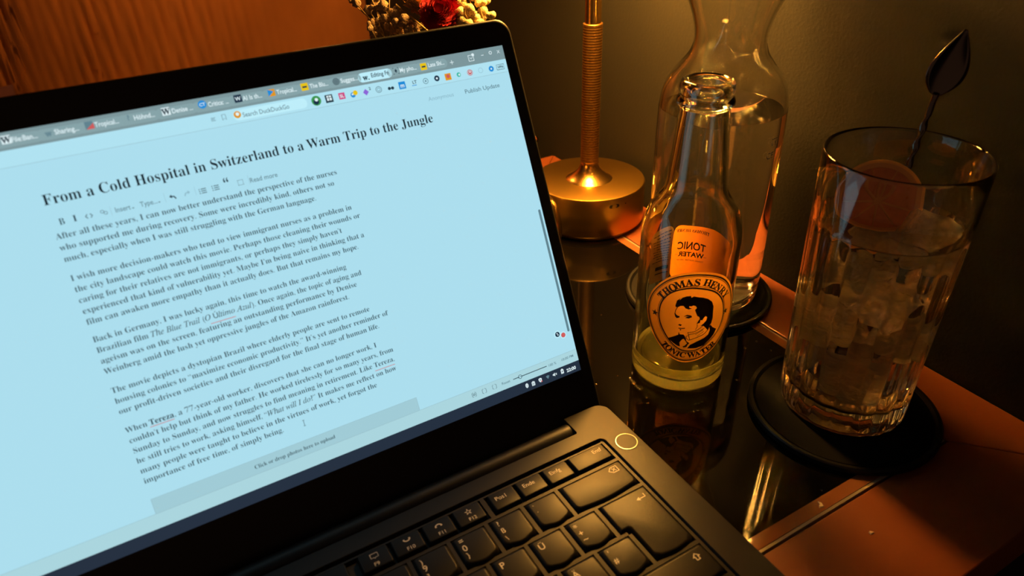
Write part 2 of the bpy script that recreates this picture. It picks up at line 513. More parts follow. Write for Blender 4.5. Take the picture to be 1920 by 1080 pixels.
b = MB(); b.box((WX0 + .5, WY0 + .5, 10.0), (WX1 - .5, WY1 - .5, 11.1)); b.obj('keyboard_tray', M_HOLE, lp)
b = MB(); b.tube([(-277.5, 34.2, 7.9), (-8.3, 34.2, 7.9)], 5.6, 20); sharp(b.obj('hinge_cover', M_BLACK, lp))
for x, y in ((-280, -165), (-5, -165), (-280, 22), (-5, 22)):
    b = MB(); b.lathe([(0, 0), (6, 0), (6.5, 0.6), (6.5, 3.2), (0, 3.2)], (x, y), 20); b.obj('rubber_foot', M_BLACK, lp, smooth=False)
# right-edge wear and power button
pb = at_z(1174.6, 827.6, DZ)
b = MB(); b.lathe([(6.15, DZ - .3), (6.15, DZ + .05), (5.75, DZ + .05), (5.75, DZ - .3), (6.15, DZ - .3)], (pb.x, pb.y), 48); b.obj('button_gap', M_HOLE, lp)
bt = MB(); bt.lathe([(0, DZ + .06), (5.3, DZ + .06), (5.35, DZ - .3)], (pb.x, pb.y), 48)
bto = bt.obj('power_button', M_DECK, lp)
b = MB(); b.lathe([(5.75, DZ - .2), (5.75, DZ + .10), (5.3, DZ + .14), (5.3, DZ - .2)], (pb.x, pb.y), 48); b.obj('button_ring', M_RING, bto, smooth=False)

# keys -----------------------------------------------------------------
GAP = 4.85
keys = []                                                # (x0, x1, ytop, ybot, kind, legends)
def row(y, xs, names, h=14.2):
    for (a, c), nm in zip(xs, names): keys.append([a * KU + GAP / 2, c * KU - GAP / 2, y, y - h, 'cap', nm])
def seq(x, widths):
    out = []
    for w in widths: out.append((x, x + w)); x += w
    return out
row(0, seq(-15, [1] * 13 + [2]), ['°^', '!1', '"2', '§3', '$4', '%5', '&6', '/7', '(8', ')9]', '=0}', '?ß\\', '`´', 'BACK'])
row(-KP, seq(-15, [1.5] + [1] * 12), ['TAB'] + list('QWERTZUIOPÜ') + ['*+~'])
row(-2 * KP, seq(-15, [1.75] + [1] * 12), ['CAPS'] + list('ASDFGHJKLÖÄ') + ["'#"])
row(-3 * KP, seq(-15, [1.25] + [1] * 11 + [2.75]), ['', '<'] + list('YXCVBNM') + [',', '.', '-', 'SHIFT'])
row(-4 * KP, seq(-15, [1, 1.25, 1, 1, 5.5, 1, 1, 1]), [''] * 8)
for i, x in enumerate((-41.6, -22.4, -3.2)): keys.append([x - 13.5, x - 0.2, -4 * KP - 7.2, -4 * KP - 14.2, 'flat', ''])
FN = [(-22.45, -2.6, 'Entf'), (-37.8, -25.0, 'Einfg'), (-53.0, -40.2, 'Ende'), (-68.1, -55.4, 'Pos1')]
x = -86.7
for n_ in ('F12', 'F11', 'F10', 'F9', '', 'F8', 'F7', 'F6', 'F5', '', 'F4', 'F3', 'F2', 'F1', ''):
    if n_ == '': x -= 3.9; continue
    FN.append((x, x + 12.8, n_)); x -= 15.35
FN.append((x - 5.5, x + 12.8, 'Esc'))
for a, c, n_ in FN: keys.append([a, c, 14.3, 4.9, 'flat', n_])
keys.append([-1.5 * KU + GAP / 2, -GAP / 2, -KP, -KP * 2 - 14.2, 'enter', 'ENTER'])
def cap_loop(w, h, grow, z, flat):
    """top-left at 0,0 ; smile-shaped lower edge for the big caps"""
    g_ = grow
    if flat: return [(x, y, z) for x, y in rrect(-g_, -h - g_, w + g_, g_, 0.6 + g_ * .3, 3)]
    pts = []
    r1 = 1.1 + g_ * .4; r2 = 2.6 + g_ * .4
    def arc(cx, cy_, r_, a0): return [(cx + r_ * math.cos(math.radians(a0 + 90 * k / 4)), cy_ + r_ * math.sin(math.radians(a0 + 90 * k / 4))) for k in range(5)]
    pts += arc(w + g_ - r1, g_ - r1, r1, 0) + arc(-g_ + r1, g_ - r1, r1, 90) + arc(-g_ + r2, -h - g_ + r2, r2, 180)
    for k in range(1, 8):
        t = k / 8; pts.append((-g_ + r2 + (w + 2 * g_ - 2 * r2) * t, -h - g_ - 1.15 * math.sin(math.pi * t)))
    pts += arc(w + g_ - r2, -h - g_ + r2, r2, 270)
    return [(x, y, z) for x, y in pts]
def enter_loop(grow, z):
    g_ = grow; w = 1.5 * KU - GAP; xl = 0.25 * KU; h = KP + 14.2; yn = -14.6
    p = [(w + g_, g_), (-g_, g_), (-g_, yn - g_), (xl - g_ - 1.2, yn - g_), (xl - g_, yn - g_ - 1.2), (xl - g_, -h - g_ + 2.2), (xl - g_ + 2.2, -h - g_)]
    p += [(xl - g_ + 2.2 + (w + 2 * g_ - xl - 4.4) * k / 6, -h - g_ - 1.0 * math.sin(math.pi * k / 6)) for k in range(1, 6)]
    p += [(w + g_ - 2.2, -h - g_), (w + g_, -h - g_ + 2.2)]
    return [(x, y, z) for x, y in p]
cap_cache = {}
def keycap(k):
    x0, x1, yt, yb, kind, nm = k
    w, h = x1 - x0, yt - yb
    key = (round(w, 2), round(h, 2), kind)
    org = Vector((x0, yt, KZ))
    if key in cap_cache:
        return link('keycap', cap_cache[key], lp, org)
    b = MB()
    zs = [(1.55, -3.2), (1.35, -1.6), (0.45, -0.35), (0.12, -0.06), (-0.35, 0.0)] if kind != 'flat' else [(0.75, -3.2), (0.62, -1.6), (0.3, -0.3), (0.08, -0.05), (-0.25, 0)]
    loops = [[(x0 + p[0], yt + p[1], KZ + p[2]) for p in (enter_loop(g_, z) if kind == 'enter' else cap_loop(w, h, g_, z, kind == 'flat'))] for g_, z in zs]
    if kind == 'cap':                                   # slightly dished top
        pass
    b.loft(loops)
    o = sharp(b.obj('keycap', M_KEY, lp, origin=org), 50)
    cap_cache[key] = o.data
    return o
def legend(parent, items, x0, yt):
    """items: (text, dx, dy of baseline from the cap's top left, size)"""
    b = MB()
    for t, dx, dy, sz in items:
        if isinstance(t, str): v, f, _ = text2d(t, sz)
        else: v, f = t
        b.add([(x0 + dx + q[0], yt + dy + q[1], KZ + 0.05) for q in v], f)
    if b.v: b.obj('legend', M_LEG, parent)
def phone(up):
    pts = []
    for k in range(11):
        t = -1 + 2 * k / 10; pts.append((1.5 * t, (0.75 - 0.75 * t * t) * (1 if up else -1)))
    v, f = stroke2d(pts, 0.55)
    for sx in (-1.35, 1.35):
        n = len(v); s_ = 1 if up else -1
        q = [(sx - .42, -.05 * s_), (sx + .42, -.05 * s_), (sx + .42, -.65 * s_), (sx - .42, -.65 * s_)]
        v += q; f.append((n, n + 1, n + 2, n + 3))
    return v, f
for k in keys:
    o = keycap(k)
    x0, x1, yt, yb, kind, nm = k
    w, h = x1 - x0, yt - yb
    it = []
    if nm == 'BACK': it = [('⌫', w - 8.6, -5.2, 5.2)]
    elif nm == 'ENTER':
        b = MB()
        v, f = stroke2d([(0, 1.9), (0, 0), (-3.6, 0)], 0.42); n = len(v)
        v = v + [(-3.2, 1.05), (-5.0, 0), (-3.2, -1.05)]; f = f + [(n, n + 1, n + 2)]
        it = [((v, f), w - 2.6, -5.0, 1)]
    elif nm == 'SHIFT': it = [('⇧', w - 7.6, -5.6, 4.6)]
    elif nm in ('TAB', 'CAPS', ''): it = []
    elif kind == 'flat':
        if nm.startswith('F') and nm[1:].isdigit():
            it = [(nm, w / 2 - 1.6, -8.4, 2.7)]
            if nm == 'F12': it.append(('☆', w / 2 - 2.0, -4.6, 3.9))
            if nm == 'F11': it.append((phone(True), w / 2 + .2, -3.1, 1))
            if nm == 'F10': it.append((phone(False), w / 2 + .2, -2.7, 1))
            if nm == 'F9':
                v, f = stroke2d([(-1.7, 1.2), (1.7, 1.2), (1.7, -1.0), (.4, -1.0), (0, -1.6), (-.4, -1.0), (-1.7, -1.0), (-1.7, 1.35)], 0.3)
                it.append(((v, f), w / 2, -3.0, 1))
        elif nm == 'Entf': it = [(nm, w - 7.4, -4.0, 3.3)]
        else: it = [(nm, 1.9, -4.6, 3.3)]
    elif len(nm) == 1: it = [(nm, 1.2, -4.6 if nm not in 'ÄÖÜ' else -5.2, 4.6)]
    else:
        st = {'=0}': [('=', 1.0, -3.4, 4.2), ('0', 1.0, -7.7, 4.6), ('}', 1.2, -11.4, 3.6)], '?ß\\': [('?', 1.2, -3.6, 3.7), ('ß', 1.2, -8.0, 3.9), ('\\', 1.2, -12.3, 3.6)],
              '`´': [('`', 1.2, -4.0, 3.6), ('´', 1.2, -8.2, 3.6)], ')9]': [(')', 1.2, -4.0, 3.9), ('9', 1.0, -8.0, 4.4), (']', 1.2, -12.0, 3.6)],
              '*+~': [('*', 1.2, -4.7, 4.6), ('+', 1.2, -8.3, 4.4), ('~', 1.2, -11.8, 4.4)], "'#": [("'", 1.4, -4.4, 4.6), ('#', 1.2, -8.4, 3.9)]}
        it = st.get(nm, [(nm[0], 1.2, -3.8, 3.7), (nm[1], 1.2, -8.2, 4.2)])
    legend(o, it, x0, yt)
# key frame: bars between the rows and between the caps, proud of the tray
b = MB(); FZ0, FZ1 = 11.15, 12.9
ys = [(3.25, 1.75)] + [(-k * KP + 1.85 - 1.0 + 0.9, -k * KP + 1.85 - 2.2 + 1.0) for k in range(1, 5)]
xl, xr = WX0 + 0.9, WX1 - 0.9
bars = [(WY1 - 1.7, 15.6), (3.4, 1.75)] + [(-k * KP + 3.6, -k * KP + 1.75) for k in range(1, 5)] + [(-4 * KP - 17.2, WY0 + 1.0)]
for n_, (a, c) in enumerate(bars):
    if n_ == 2: b.box((xl, c, FZ0), (-1.5 * KU + 0.95 - 0.4, a, FZ1)); b.box((-1.5 * KU + 0.5, c, FZ0), (xr, a, FZ1))
    elif n_ == 3: b.box((xl, c, FZ0), (-1.25 * KU - 0.5, a, FZ1))
    else: b.box((xl, c, FZ0), (xr, a, FZ1))
rows_ = [(1.75, bars[2][0], [a for a, _ in seq(-15, [1] * 13 + [2])][1:]), (bars[2][1], bars[3][0], [a for a, _ in seq(-15, [1.5] + [1] * 12 + [1.5])][1:]),
         (bars[3][1], bars[4][0], [a for a, _ in seq(-15, [1.75] + [1] * 12 + [1.25])][1:]), (bars[4][1], bars[5][0], [a for a, _ in seq(-15, [1.25] + [1] * 11 + [2.75])][1:])]
for yt, yb, xs in rows_:
    for xx in xs: b.box((xx * KU - 0.95, yb, FZ0), (xx * KU + 0.95, yt, FZ1 - 0.02))
b.box((-72.2, 3.0, FZ0), (-70.0, 16.0, FZ1 - .02))
b.box((xl, WY0 + 1, FZ0), (-15 * KU + 0.8, WY1 - 1, FZ1 - .01)); b.box((-0.75, WY0 + 1, FZ0), (xr, WY1 - 1, FZ1 - .01))
b.obj('key_frame', M_DECK, lp)

# lid ------------------------------------------------------------------
def lid_pt(x, s, off=0.0):
    return LID_P + Vector((x, 0, 0)) + LID_V * s + LID_N * off
LS0, LS1 = -10.5, 208.0
lid_c = lid_pt(-142.9, LS0)
b = MB()
def lidloop(i, off): return [lid_pt(x, s, off) for x, s in rrect(LX0 + i, LS0 + i, LX1 - i, LS1 - i, [8, 8, 3, 3], 7)]
b.loft([lidloop(1.2, -6.3), lidloop(0.3, -5.6), lidloop(0, -4.6), lidloop(0, -0.9), lidloop(0.7, -0.15), lidloop(1.4, -0.15)])
lid = sharp(b.obj('lid', M_LIDBACK, lp), 45)
b = MB(); b.loft([[lid_pt(x, s, o_) for x, s in rrect(LX0 + 1.5, LS0 + 1.5, LX1 - 1.5, LS1 - 1.5, [7, 7, 2, 2], 7)] for o_ in (-0.2, 0.0)])
b.obj('bezel', M_BLACK, lid)
AX0, AX1, AS0, AS1 = -299.0, 10.57, 20.6, 195.03
P_PAGE = screen_mat('pixels_page', (172, 222, 238))
P_TAB = screen_mat('pixels_tab_strip', (124, 150, 155))
P_TABB = screen_mat('pixels_tab', (134, 163, 168))
P_NAV = screen_mat('pixels_toolbar', (176, 226, 241))
P_TASK = screen_mat('pixels_taskbar', (36, 48, 64))
P_STAT = screen_mat('pixels_status_bar', (170, 213, 222))
P_FIELD = screen_mat('pixels_field', (190, 238, 250))
P_TEXT = screen_mat('pixels_text', (34, 58, 70))
P_HEAD = screen_mat('pixels_heading', (14, 28, 38))
P_GREY = screen_mat('pixels_grey_text', (96, 130, 142))
P_PALE = screen_mat('pixels_pale_text', (142, 186, 202))
P_WHITE = screen_mat('pixels_white', (222, 240, 244))
P_RED = screen_mat('pixels_red', (205, 92, 92))
P_YEL = screen_mat('pixels_yellow', (232, 196, 20))
P_BLUE = screen_mat('pixels_blue', (30, 140, 215))
P_ORNG = screen_mat('pixels_orange', (222, 150, 30))
P_PINK = screen_mat('pixels_pink', (206, 74, 130))
P_PURP = screen_mat('pixels_purple', (140, 100, 215))
P_GREEN = screen_mat('pixels_green', (60, 150, 80))
P_TEAL = screen_mat('pixels_teal', (60, 185, 165))
P_NAVY = screen_mat('pixels_navy', (26, 48, 70))
P_LINE = screen_mat('pixels_line', (138, 172, 182))
P_BOX = screen_mat('pixels_upload_box', (160, 203, 214))
def flat(name, polys, mats_, off):
    """polys: list of (verts2d, faces or None, material index) on the screen"""
    b = MB()
    for v, f, mi in polys:
        b.add([lid_pt(q[0], q[1], off) for q in v], f or [tuple(range(len(v)))], mi)
    return b.obj(name, None, lid, mats=mats_)
def rect(x0, s0, x1, s1): return [(x0, s0), (x1, s0), (x1, s1), (x0, s1)]
TABS = 188.25
NAVS = 182.0
flat('display_panel', [(rect(AX0, 26.3, AX1, AS1), None, 0)], [P_PAGE], 0.04)
flat('taskbar', [(rect(AX0, AS0, AX1, 26.3), None, 0)], [P_TASK], 0.04)
flat('tab_strip', [(rect(AX0, TABS, AX1, AS1), None, 0)], [P_TAB], 0.06)
flat('address_bar', [(rect(AX0, NAVS, AX1, TABS), None, 0), (rect(AX0, NAVS - .12, AX1, NAVS), None, 1)], [P_NAV, P_LINE], 0.06)
flat('status_bar', [(rect(AX0, 26.3, AX1, 32.6), None, 0), (rect(AX0, 32.6, AX1, 32.72), None, 1)], [P_STAT, P_LINE], 0.06)
# lettering on the screen: (text, style, px0, py0, px1, py1, size) with baseline ends read off the photograph
def line_on(body, x0, s0, x1=None, size=3.1, off=0.0, st='n', mi=0, rot=0):
    v, f, w = text2d(style(body, st), size, off)
    k = (x1 - x0) / w if x1 else 1.0
    if st in ('b', 'i') or x1: k = k
    return [(x0 + q[0] * k, s0 + q[1]) for q in v], f, mi
def px_line(body, a, c, size, st='n', off=0.008, mi=0):
    (x0, s0), (x1, s1) = scr(*a), scr(*c)
    return line_on(body, x0, (s0 + s1) / 2, x1, size, off, st, mi)
flat('heading_text', [line_on('From a Cold Hospital in Switzerland to a Warm Trip to the Jungle', -202.3, 165.3, -36.0, 6.1, -0.004, 'b')], [P_HEAD], 0.12)
XT = -202.25
PAR = [
 ('P', 151.6, [('After all these years, I can now better understand the perspective of the nurses', -88.3), ('who supported me during recovery. Some were incredibly kind, others not so', -90.9),
   ('much, especially when I was still struggling with the German language.', -100.7)]),
 ('P', 134.6, [('I wish more decision-makers who tend to view immigrant nurses as a problem in', -86.2), ('the city landscape could watch this movie. Perhaps those cleaning their wounds or', -83.4),
   ("caring for their relatives are not immigrants, or perhaps they simply haven’t", -93.5), ("experienced that kind of vulnerability yet. Maybe I’m being naive in thinking that a", -84.1),
   ('film can awaken more empathy than it actually does. But that remains my hope.', -88.3)]),
 ('P', 108.9, [('Back in Germany, I was lucky again, this time to watch the award-winning', -96.3), ('Brazilian film |The Blue Trail| (|O Último Azul|). Once again, the topic of aging and', -90.3),
   ('ageism was on the screen, featuring an outstanding performance by Denise', -93.9), ('Weinberg amid the lush yet oppressive jungles of the Amazon rainforest.', -99.0)]),
 ('P', 86.9, [('The movie depicts a dystopian Brazil where elderly people are sent to remote', -91.4), ('housing colonies to “maximize economic productivity.” It’s yet another reminder of', -83.3),
   ('our profit-driven societies and their disregard for the final stage of human life.', -89.3)]),
 ('P', 69.4, [('When ^Tereza^, a 77-year-old worker, discovers that she can no longer work, I', -93.0), ('couldn’t help but think of my father. He worked tirelessly for so many years, from', -85.9),
   ('Sunday to Sunday, and now struggles to find meaning in retirement. Like Tereza,', -86.6), ('he still tries to work, asking himself, “|What will I do?|” It makes me reflect on how', -86.9),
   ('many people were taught to believe in the virtues of work, yet forgot the', -98.1), ('importance of free time, of simply being.', -144.0)]),
]
THIN = -0.0072
def mixed(body, x0, s0, x1, size):
    """a line with |italic| and ^bold^ runs, fitted to the width x0..x1"""
    runs = []; cur = ''; st = 'b'
    for ch in body:
        if ch in '|^':
            if cur: runs.append((cur, st)); cur = ''
            nw = {'|': 'i', '^': 'B'}[ch]; st = 'b' if st == nw else nw
        else: cur += ch
    if cur: runs.append((cur, st))
    adv = 0; parts = []
    for t, st in runs:
        lead = len(t) - len(t.lstrip(' ')); trail = len(t) - len(t.rstrip(' ')); sp = 0.25 * size
        v, f, w = text2d(style(t.strip(' '), 'i' if st == 'i' else 'b'), size, {'b': THIN, 'i': 0.004, 'B': 0.004}[st])
        adv += lead * sp
        parts.append((adv, v, f)); adv += w + trail * sp + (0.02 * size if st != 'i' else 0.04 * size)
    k = (x1 - x0) / adv
    return [([(x0 + (a + q[0]) * k, s0 + q[1]) for q in v], f, 0) for a, v, f in parts]
for _, s0, lines in PAR:
    polys = []
    for n_, (t, xr_) in enumerate(lines): polys += mixed(t, XT, s0 - 4.56 * n_, xr_, 3.45)
    flat('paragraph_text', polys, [P_TEXT], 0.12)
# spelling underlines
ul = []
for a, c in (((281, 799), (328, 787)), ((395, 605), (443, 595)), ((703, 694), (741, 684))):
    (x0, s0), (x1, s1) = scr(*a), scr(*c); ul.append((rect(x0, (s0 + s1) / 2 - .13, x1, (s0 + s1) / 2 + .13), None, 0))
flat('spelling_underlines', ul, [P_RED], 0.13)
# editor tool row
tool = [px_line('B', (112, 422), (123, 420), 3.7, 'b', THIN), px_line('I', (138, 416), (146, 414), 3.7, 'b', THIN),
        px_line('Insert', (217, 399), (246, 392), 2.9, mi=1), px_line('Type...', (264, 388), (296, 381), 2.9, mi=1), px_line('Read more', (469, 343), (521, 331), 2.9, mi=1),
        px_line('“', (423, 357), (433, 355), 7.5, 'b', 0.01)]
for a in ((250, 390), (299, 379)):
    x, s = scr(*a); tool.append(([(x - .5, s + .25), (x + .5, s + .25), (x, s - .35)], None, 1))
for a in ((208, 396), (309, 371), (366, 358), (466, 337)):
    x, s = scr(*a); tool.append((rect(x - .06, s - 1.9, x + .06, s + 1.9), None, 2))
x, s = scr(167, 405)
for sg in (-1, 1):
    v, f = stroke2d([(x + sg * .5, s + .8), (x + sg * 1.25, s), (x + sg * .5, s - .8)], .32); tool.append((v, f, 0))
x, s = scr(195, 398)
for dx, dy in ((-.55, .35), (.55, -.35)): v, f = ring2d(x + dx, s + dy, .72, .48, 14); tool.append((v, f, 1))
for (a, mi, sg) in (((324, 370), 0, 1), ((351, 363), 2, -1)):
    x, s = scr(*a)
    v, f = stroke2d([(x - .4 * sg, s + .45), (x + .6 * sg, s + .25), (x + 1.1 * sg, s - .8)], .5); tool.append((v, f, mi))
    tool.append(([(x - 1.3 * sg, s + .45), (x - .3 * sg, s + 1.25), (x - .3 * sg, s - .35)], None, mi))
for a, num in (((380, 358), 0), ((404, 352), 1)):
    x, s = scr(*a)
    for k in (-1, 0, 1):
        tool.append((rect(x - .55, s + k * .85 - .16, x + 1.5, s + k * .85 + .16), None, 0))
        tool.append((rect(x - 1.4, s + k * .85 - .2, x - 1.0, s + k * .85 + .2), None, 0))
x, s = scr(451, 342)
for k in range(4):
    for sg in (-1, 1):
        tool.append((rect(x - 1.15 + k * .62, s + sg * 1.05 - .1, x - .8 + k * .62, s + sg * 1.05 + .1), None, 0))
        tool.append((rect(x + sg * 1.05 - .1, s - 1.15 + k * .62, x + sg * 1.05 + .1, s - .8 + k * .62), None, 0))
flat('editor_tool_row', tool, [P_TEXT, P_GREY, P_PALE], 0.12)
# tabs
TB = [('File:Ban...', 23, 269, 72, 260), ('Sharing...', 103, 251, 148, 242), ('Tropical...', 178, 237, 223, 229), ('Höhnd...', 251, 223, 290, 215), ('Denise ...', 322, 209, 361, 202),
      ('Critica: ...', 390, 197, 428, 190), ('AI Is th...', 456, 188, 491, 180), ('Tropical...', 519, 175, 556, 168), ('The Blu...', 581, 164, 615, 157), ('Sugges...', 639, 155, 671, 149),
      ('Editing Fn', 696, 145, 729, 138), ('My pho...', 750, 136, 781, 130), ('Late Shi...', 803, 126, 833, 120)]
tabs = []; tt = []
SB = 190.85
for i, (t, x0, y0, x1, y1) in enumerate(TB):
    a, _ = scr(x0, y0); c, _ = scr(x1, y1)
    tabs.append((rrect(a - 6.3, 189.3, c + 1.6, 193.6, 2.0, 4), None, 1 if t == 'Editing Fn' else 0))
    tt.append(line_on(t, a, SB, c, 2.75, 0.014, 'n', 1 if t == 'Editing Fn' else 0))
flat('tabs', tabs, [P_TABB, P_FIELD], 0.08)
x, s = scr(847, 117)
tt += [(rect(x - 1.0, s - .14, x + 1.0, s + .14), None, 0), (rect(x - .14, s - 1.0, x + .14, s + 1.0), None, 0)]
x, s = scr(883, 109)
for q in (rect(x - 1.5, s - 1.5, x + 1.5, s - 1.25), rect(x - 1.5, s - 1.5, x - 1.25, s + 1.5), rect(x + 1.25, s - 1.5, x + 1.5, s + 1.0), rect(x - 1.5, s + 1.25, x + .6, s + 1.5)): tt.append((q, None, 0))
v, f = stroke2d([(x - .7, s + .3), (x, s - .4), (x + .7, s + .3)], .25); tt.append((v, f, 0))
tt.append((disc2d(x + 1.3, s + 1.4, .75, n=14), None, 0))
x, s = scr(904, 103); tt.append((rect(x - .7, s - .3, x + .7, s - .05), None, 0))
x, s = scr(919, 99); v, f = ring2d(x, s, .85, .55, 14); tt.append((v, f, 0))
x, s = scr(934, 97)
for sg in (-1, 1): v, f = stroke2d([(x - .7, s - .75 * sg), (x + .7, s + .75 * sg)], .22); tt.append((v, f, 0))
flat('tab_text', tt, [P_WHITE, P_TEXT], 0.12)
# tab icons, toolbar icons
ic = []; IM = [P_WHITE, P_TEXT, P_YEL, P_BLUE, P_ORNG, P_RED, P_PINK, P_PURP, P_GREEN, P_TEAL, P_NAVY, P_GREY, P_PALE, P_FIELD]
def sq(px, py, h, mi, w=None): x, s = scr(px, py); ic.append((rect(x - (w or h), s - h, x + (w or h), s + h), None, mi))
def dc(px, py, r, mi): x, s = scr(px, py); ic.append((disc2d(x, s, r, n=18), None, mi))
def rg(px, py, r, w, mi): x, s = scr(px, py); v, f = ring2d(x, s, r, r - w, 18); ic.append((v, f, mi))
tx = []
def tl(t, px, py, size, mi, st='n', off=0.02):
    x, s = scr(px, py); v, f, w = text2d(style(t, st), size, off); tx.append(([(x - w / 2 + q[0], s - size * .35 + q[1]) for q in v], f, mi))
sq(11, 262, 1.6, 0); tl('W', 11, 262, 3.4, 1, 'b'); tl('w', 91, 250, 3.4, 11, 'b'); tl('W', 311, 209, 3.4, 1, 'b'); sq(311, 209, 1.6, 0); tl('w.', 686, 145, 3.6, 1, 'b')
sq(167, 235, 1.5, 11); x, s = scr(168, 235); ic.append(([(x - 1.5, s - 1.5), (x + 1.5, s - 1.5), (x + 1.5, s + .8)], None, 5))
tl('?', 240, 221, 3.0, 11); dc(379, 196, 1.7, 3); tl('CT', 379, 196, 1.8, 0); sq(446, 185, 1.6, 10); tl('W', 446, 185, 2.2, 0)
sq(509, 174, 1.5, 4); x, s = scr(509, 174); ic.append(([(x - 1.5, s + 1.5), (x - 1.5, s - 1.5), (x + 1.0, s + .5)], None, 3)); sq(571, 163, 1.6, 2); sq(794, 125, 1.6, 2)
for a in ((571, 163), (794, 125)): tx.append((rect(scr(*a)[0] - 1.0, scr(*a)[1] - .4, scr(*a)[0] + 1.0, scr(*a)[1] + .35), None, 1))
for r_ in (1.55, 1.0, .5): rg(630, 153, r_, .28, 1)
sq(742, 133, .5, 1)
x, s = scr(742, 133)
for sx in (-1, 1):
    for sy in (-1, 1): ic.append((rect(x + sx * 1.2 - .3, s + sy * 1.35 - .14, x + sx * 1.2 + .3, s + sy * 1.35 + .14), None, 1))
ic.append((rect(x - .14, s - 1.0, x + .14, s + 1.0), None, 1))
fx0, fs = scr(437, 217); fx1, _ = scr(575, 190)
flat('search_field', [(rrect(fx0, NAVS + 1.0, fx1, TABS - .9, 2.0, 4), None, 0)], [P_FIELD], 0.08)
dc(445, 215, 1.5, 4); dc(445, 214, .75, 0)
x, s = scr(400, 224)
for k in (-1, 0, 1): ic.append((rect(x - .9, s + k * .55 - .12, x + (.9 if k else .5), s + k * .55 + .12), None, 11))
x, s = scr(420, 220); v, f = stroke2d([(x - .75, s + 1.2), (x + .75, s + 1.2), (x + .75, s - 1.2), (x, s - .5), (x - .75, s - 1.2), (x - .75, s + 1.2)], .22); ic.append((v, f, 11))
dc(593, 189, 2.2, 8); dc(593, 191, 1.3, 10); dc(593, 187, .75, 0)
sq(617, 185, 1.75, 1); sq(617, 184, 1.1, 0); tx.append((rect(*[q + d_ for q, d_ in zip(scr(617, 185) * 2, (-.15, -1.1, .15, 1.1))]), None, 1)); tx.append((rect(*[q + d_ for q, d_ in zip(scr(617, 185) * 2, (-1.2, .3, 1.2, .55))]), None, 1))
sq(641, 180, 1.45, 6); tl('SL', 641, 180, 2.0, 0); dc(662, 178, 1.2, 3); dc(666, 174, 1.1, 2); dc(661, 177, .45, 0)
x, s = scr(686, 173); ic.append(([(x, s + 1.5), (x + 1.4, s), (x, s - 1.5), (x - 1.4, s)], None, 7)); tl('2', 693, 166, 1.9, 1)
rg(710, 168, 1.5, .28, 11); rg(710, 168, .8, .2, 11); dc(730, 166, .75, 1); dc(736, 165, .75, 1); sq(733, 165.5, .2, 1, 1.2)
sq(754, 160, 1.7, 3); tl('m', 754, 160, 2.8, 0); tl('LT', 777, 154, 2.1, 1); sq(777, 160, .16, 3, 1.2); rg(798, 152, 1.4, .3, 11); dc(798, 152, .45, 11)
dc(819, 147, 1.4, 10); dc(819, 147, .5, 0); sq(840, 144, 1.6, 4); dc(840, 143, .95, 5); dc(860, 140, 1.1, 9); dc(861, 140, .5, 0); rg(881, 136, 1.5, .3, 5); dc(881, 136, .95, 5); dc(881, 135, .4, 0)
rg(901, 132, 1.3, .2, 12); dc(921, 129, 1.4, 3); dc(921, 129, .45, 0)
x, s = scr(938, 125.5); v, f = stroke2d([(x - 2.1, s - 1.25), (x + 2.1, s - 1.25), (x + 2.1, s + 1.25), (x - 2.1, s + 1.25), (x - 2.1, s - 1.35)], .22); ic.append((v, f, 1)); tl('VPN', 938, 125.5, 1.7, 1)
# floating round buttons, scroll bar
dc(1045, 627, 2.0, 13); dc(1045, 627, 1.4, 10); dc(1044.2, 625.6, .35, 0); dc(1046, 628, .35, 0); dc(1056, 628, 1.9, 13); dc(1056, 628, 1.35, 5)
allp = ic + tx
cent = [(sum(q[0] for q in v) / len(v), sum(q[1] for q in v) / len(v)) for v, f, m_ in allp]
todo = list(range(len(allp)))
while todo:                                             # every icon is a part of its own
    grp = [todo.pop(0)]; grow = True
    while grow:
        grow = False
        for i in todo[:]:
            if any(math.hypot(cent[i][0] - cent[j][0], cent[i][1] - cent[j][1]) < 2.45 for j in grp): grp.append(i); todo.remove(i); grow = True
    grp.sort(); b = MB()
    for n_, i in enumerate(grp):
        v, f, mi = allp[i]
        b.add([lid_pt(q[0], q[1], 0.10 + 0.006 * n_) for q in v], f or [tuple(range(len(v)))], mi)
    b.obj('browser_icon', None, lid, mats=IM)
x0, s0 = scr(1010, 393); x1, s1 = scr(1067, 621)
flat('scroll_bar', [(rrect(8.15, s1, 9.5, s0, .6, 4), None, 0)], [P_GREY], 0.09)
nv = [px_line('Search DuckDuckGo', (456, 220), (543, 203), 2.75, mi=0), px_line('Anonymous', (804, 190), (851, 180), 2.7, mi=1), px_line('Publish Update', (872, 176), (937, 163), 2.9, mi=0)]
for n_, q in zip(('search_text', 'account_text', 'publish_text'), nv): flat(n_, [q], [P_GREY, P_PALE], 0.12)
bx = [(rect(-202.0, 32.72, -81.5, 39.4), None, 0)]
for q in (rect(-202.0, 39.3, -81.5, 39.45), rect(-202.1, 32.72, -201.95, 39.4), rect(-81.55, 32.72, -81.4, 39.4)): bx.append((q, None, 1))
flat('upload_box', bx, [P_BOX, P_LINE], 0.08)
flat('upload_text', [line_on('Click or drop photos here to upload', -160.2, 35.1, -123.4, 2.6, THIN, 'b')], [P_TEXT], 0.12)
x, s = scr(570, 793)
flat('text_cursor', [(rect(x - .1, s - 1.3, x + .1, s + 1.3), None, 0), (rect(x - .5, s + 1.2, x + .5, s + 1.4), None, 0), (rect(x - .5, s - 1.4, x + .5, s - 1.2), None, 0)], [P_TEXT], 0.12)
stt = [px_line('Reset', (941, 722), (957, 716), 1.9, mi=0), px_line('100 %', (1028, 688), (1043, 682), 1.9, mi=0), px_line('10:00 PM', (1052, 677), (1075, 669), 1.9, mi=0)]
(x0, s0), (x1, s1) = scr(962, 711), scr(1025, 687); sm = (s0 + s1) / 2
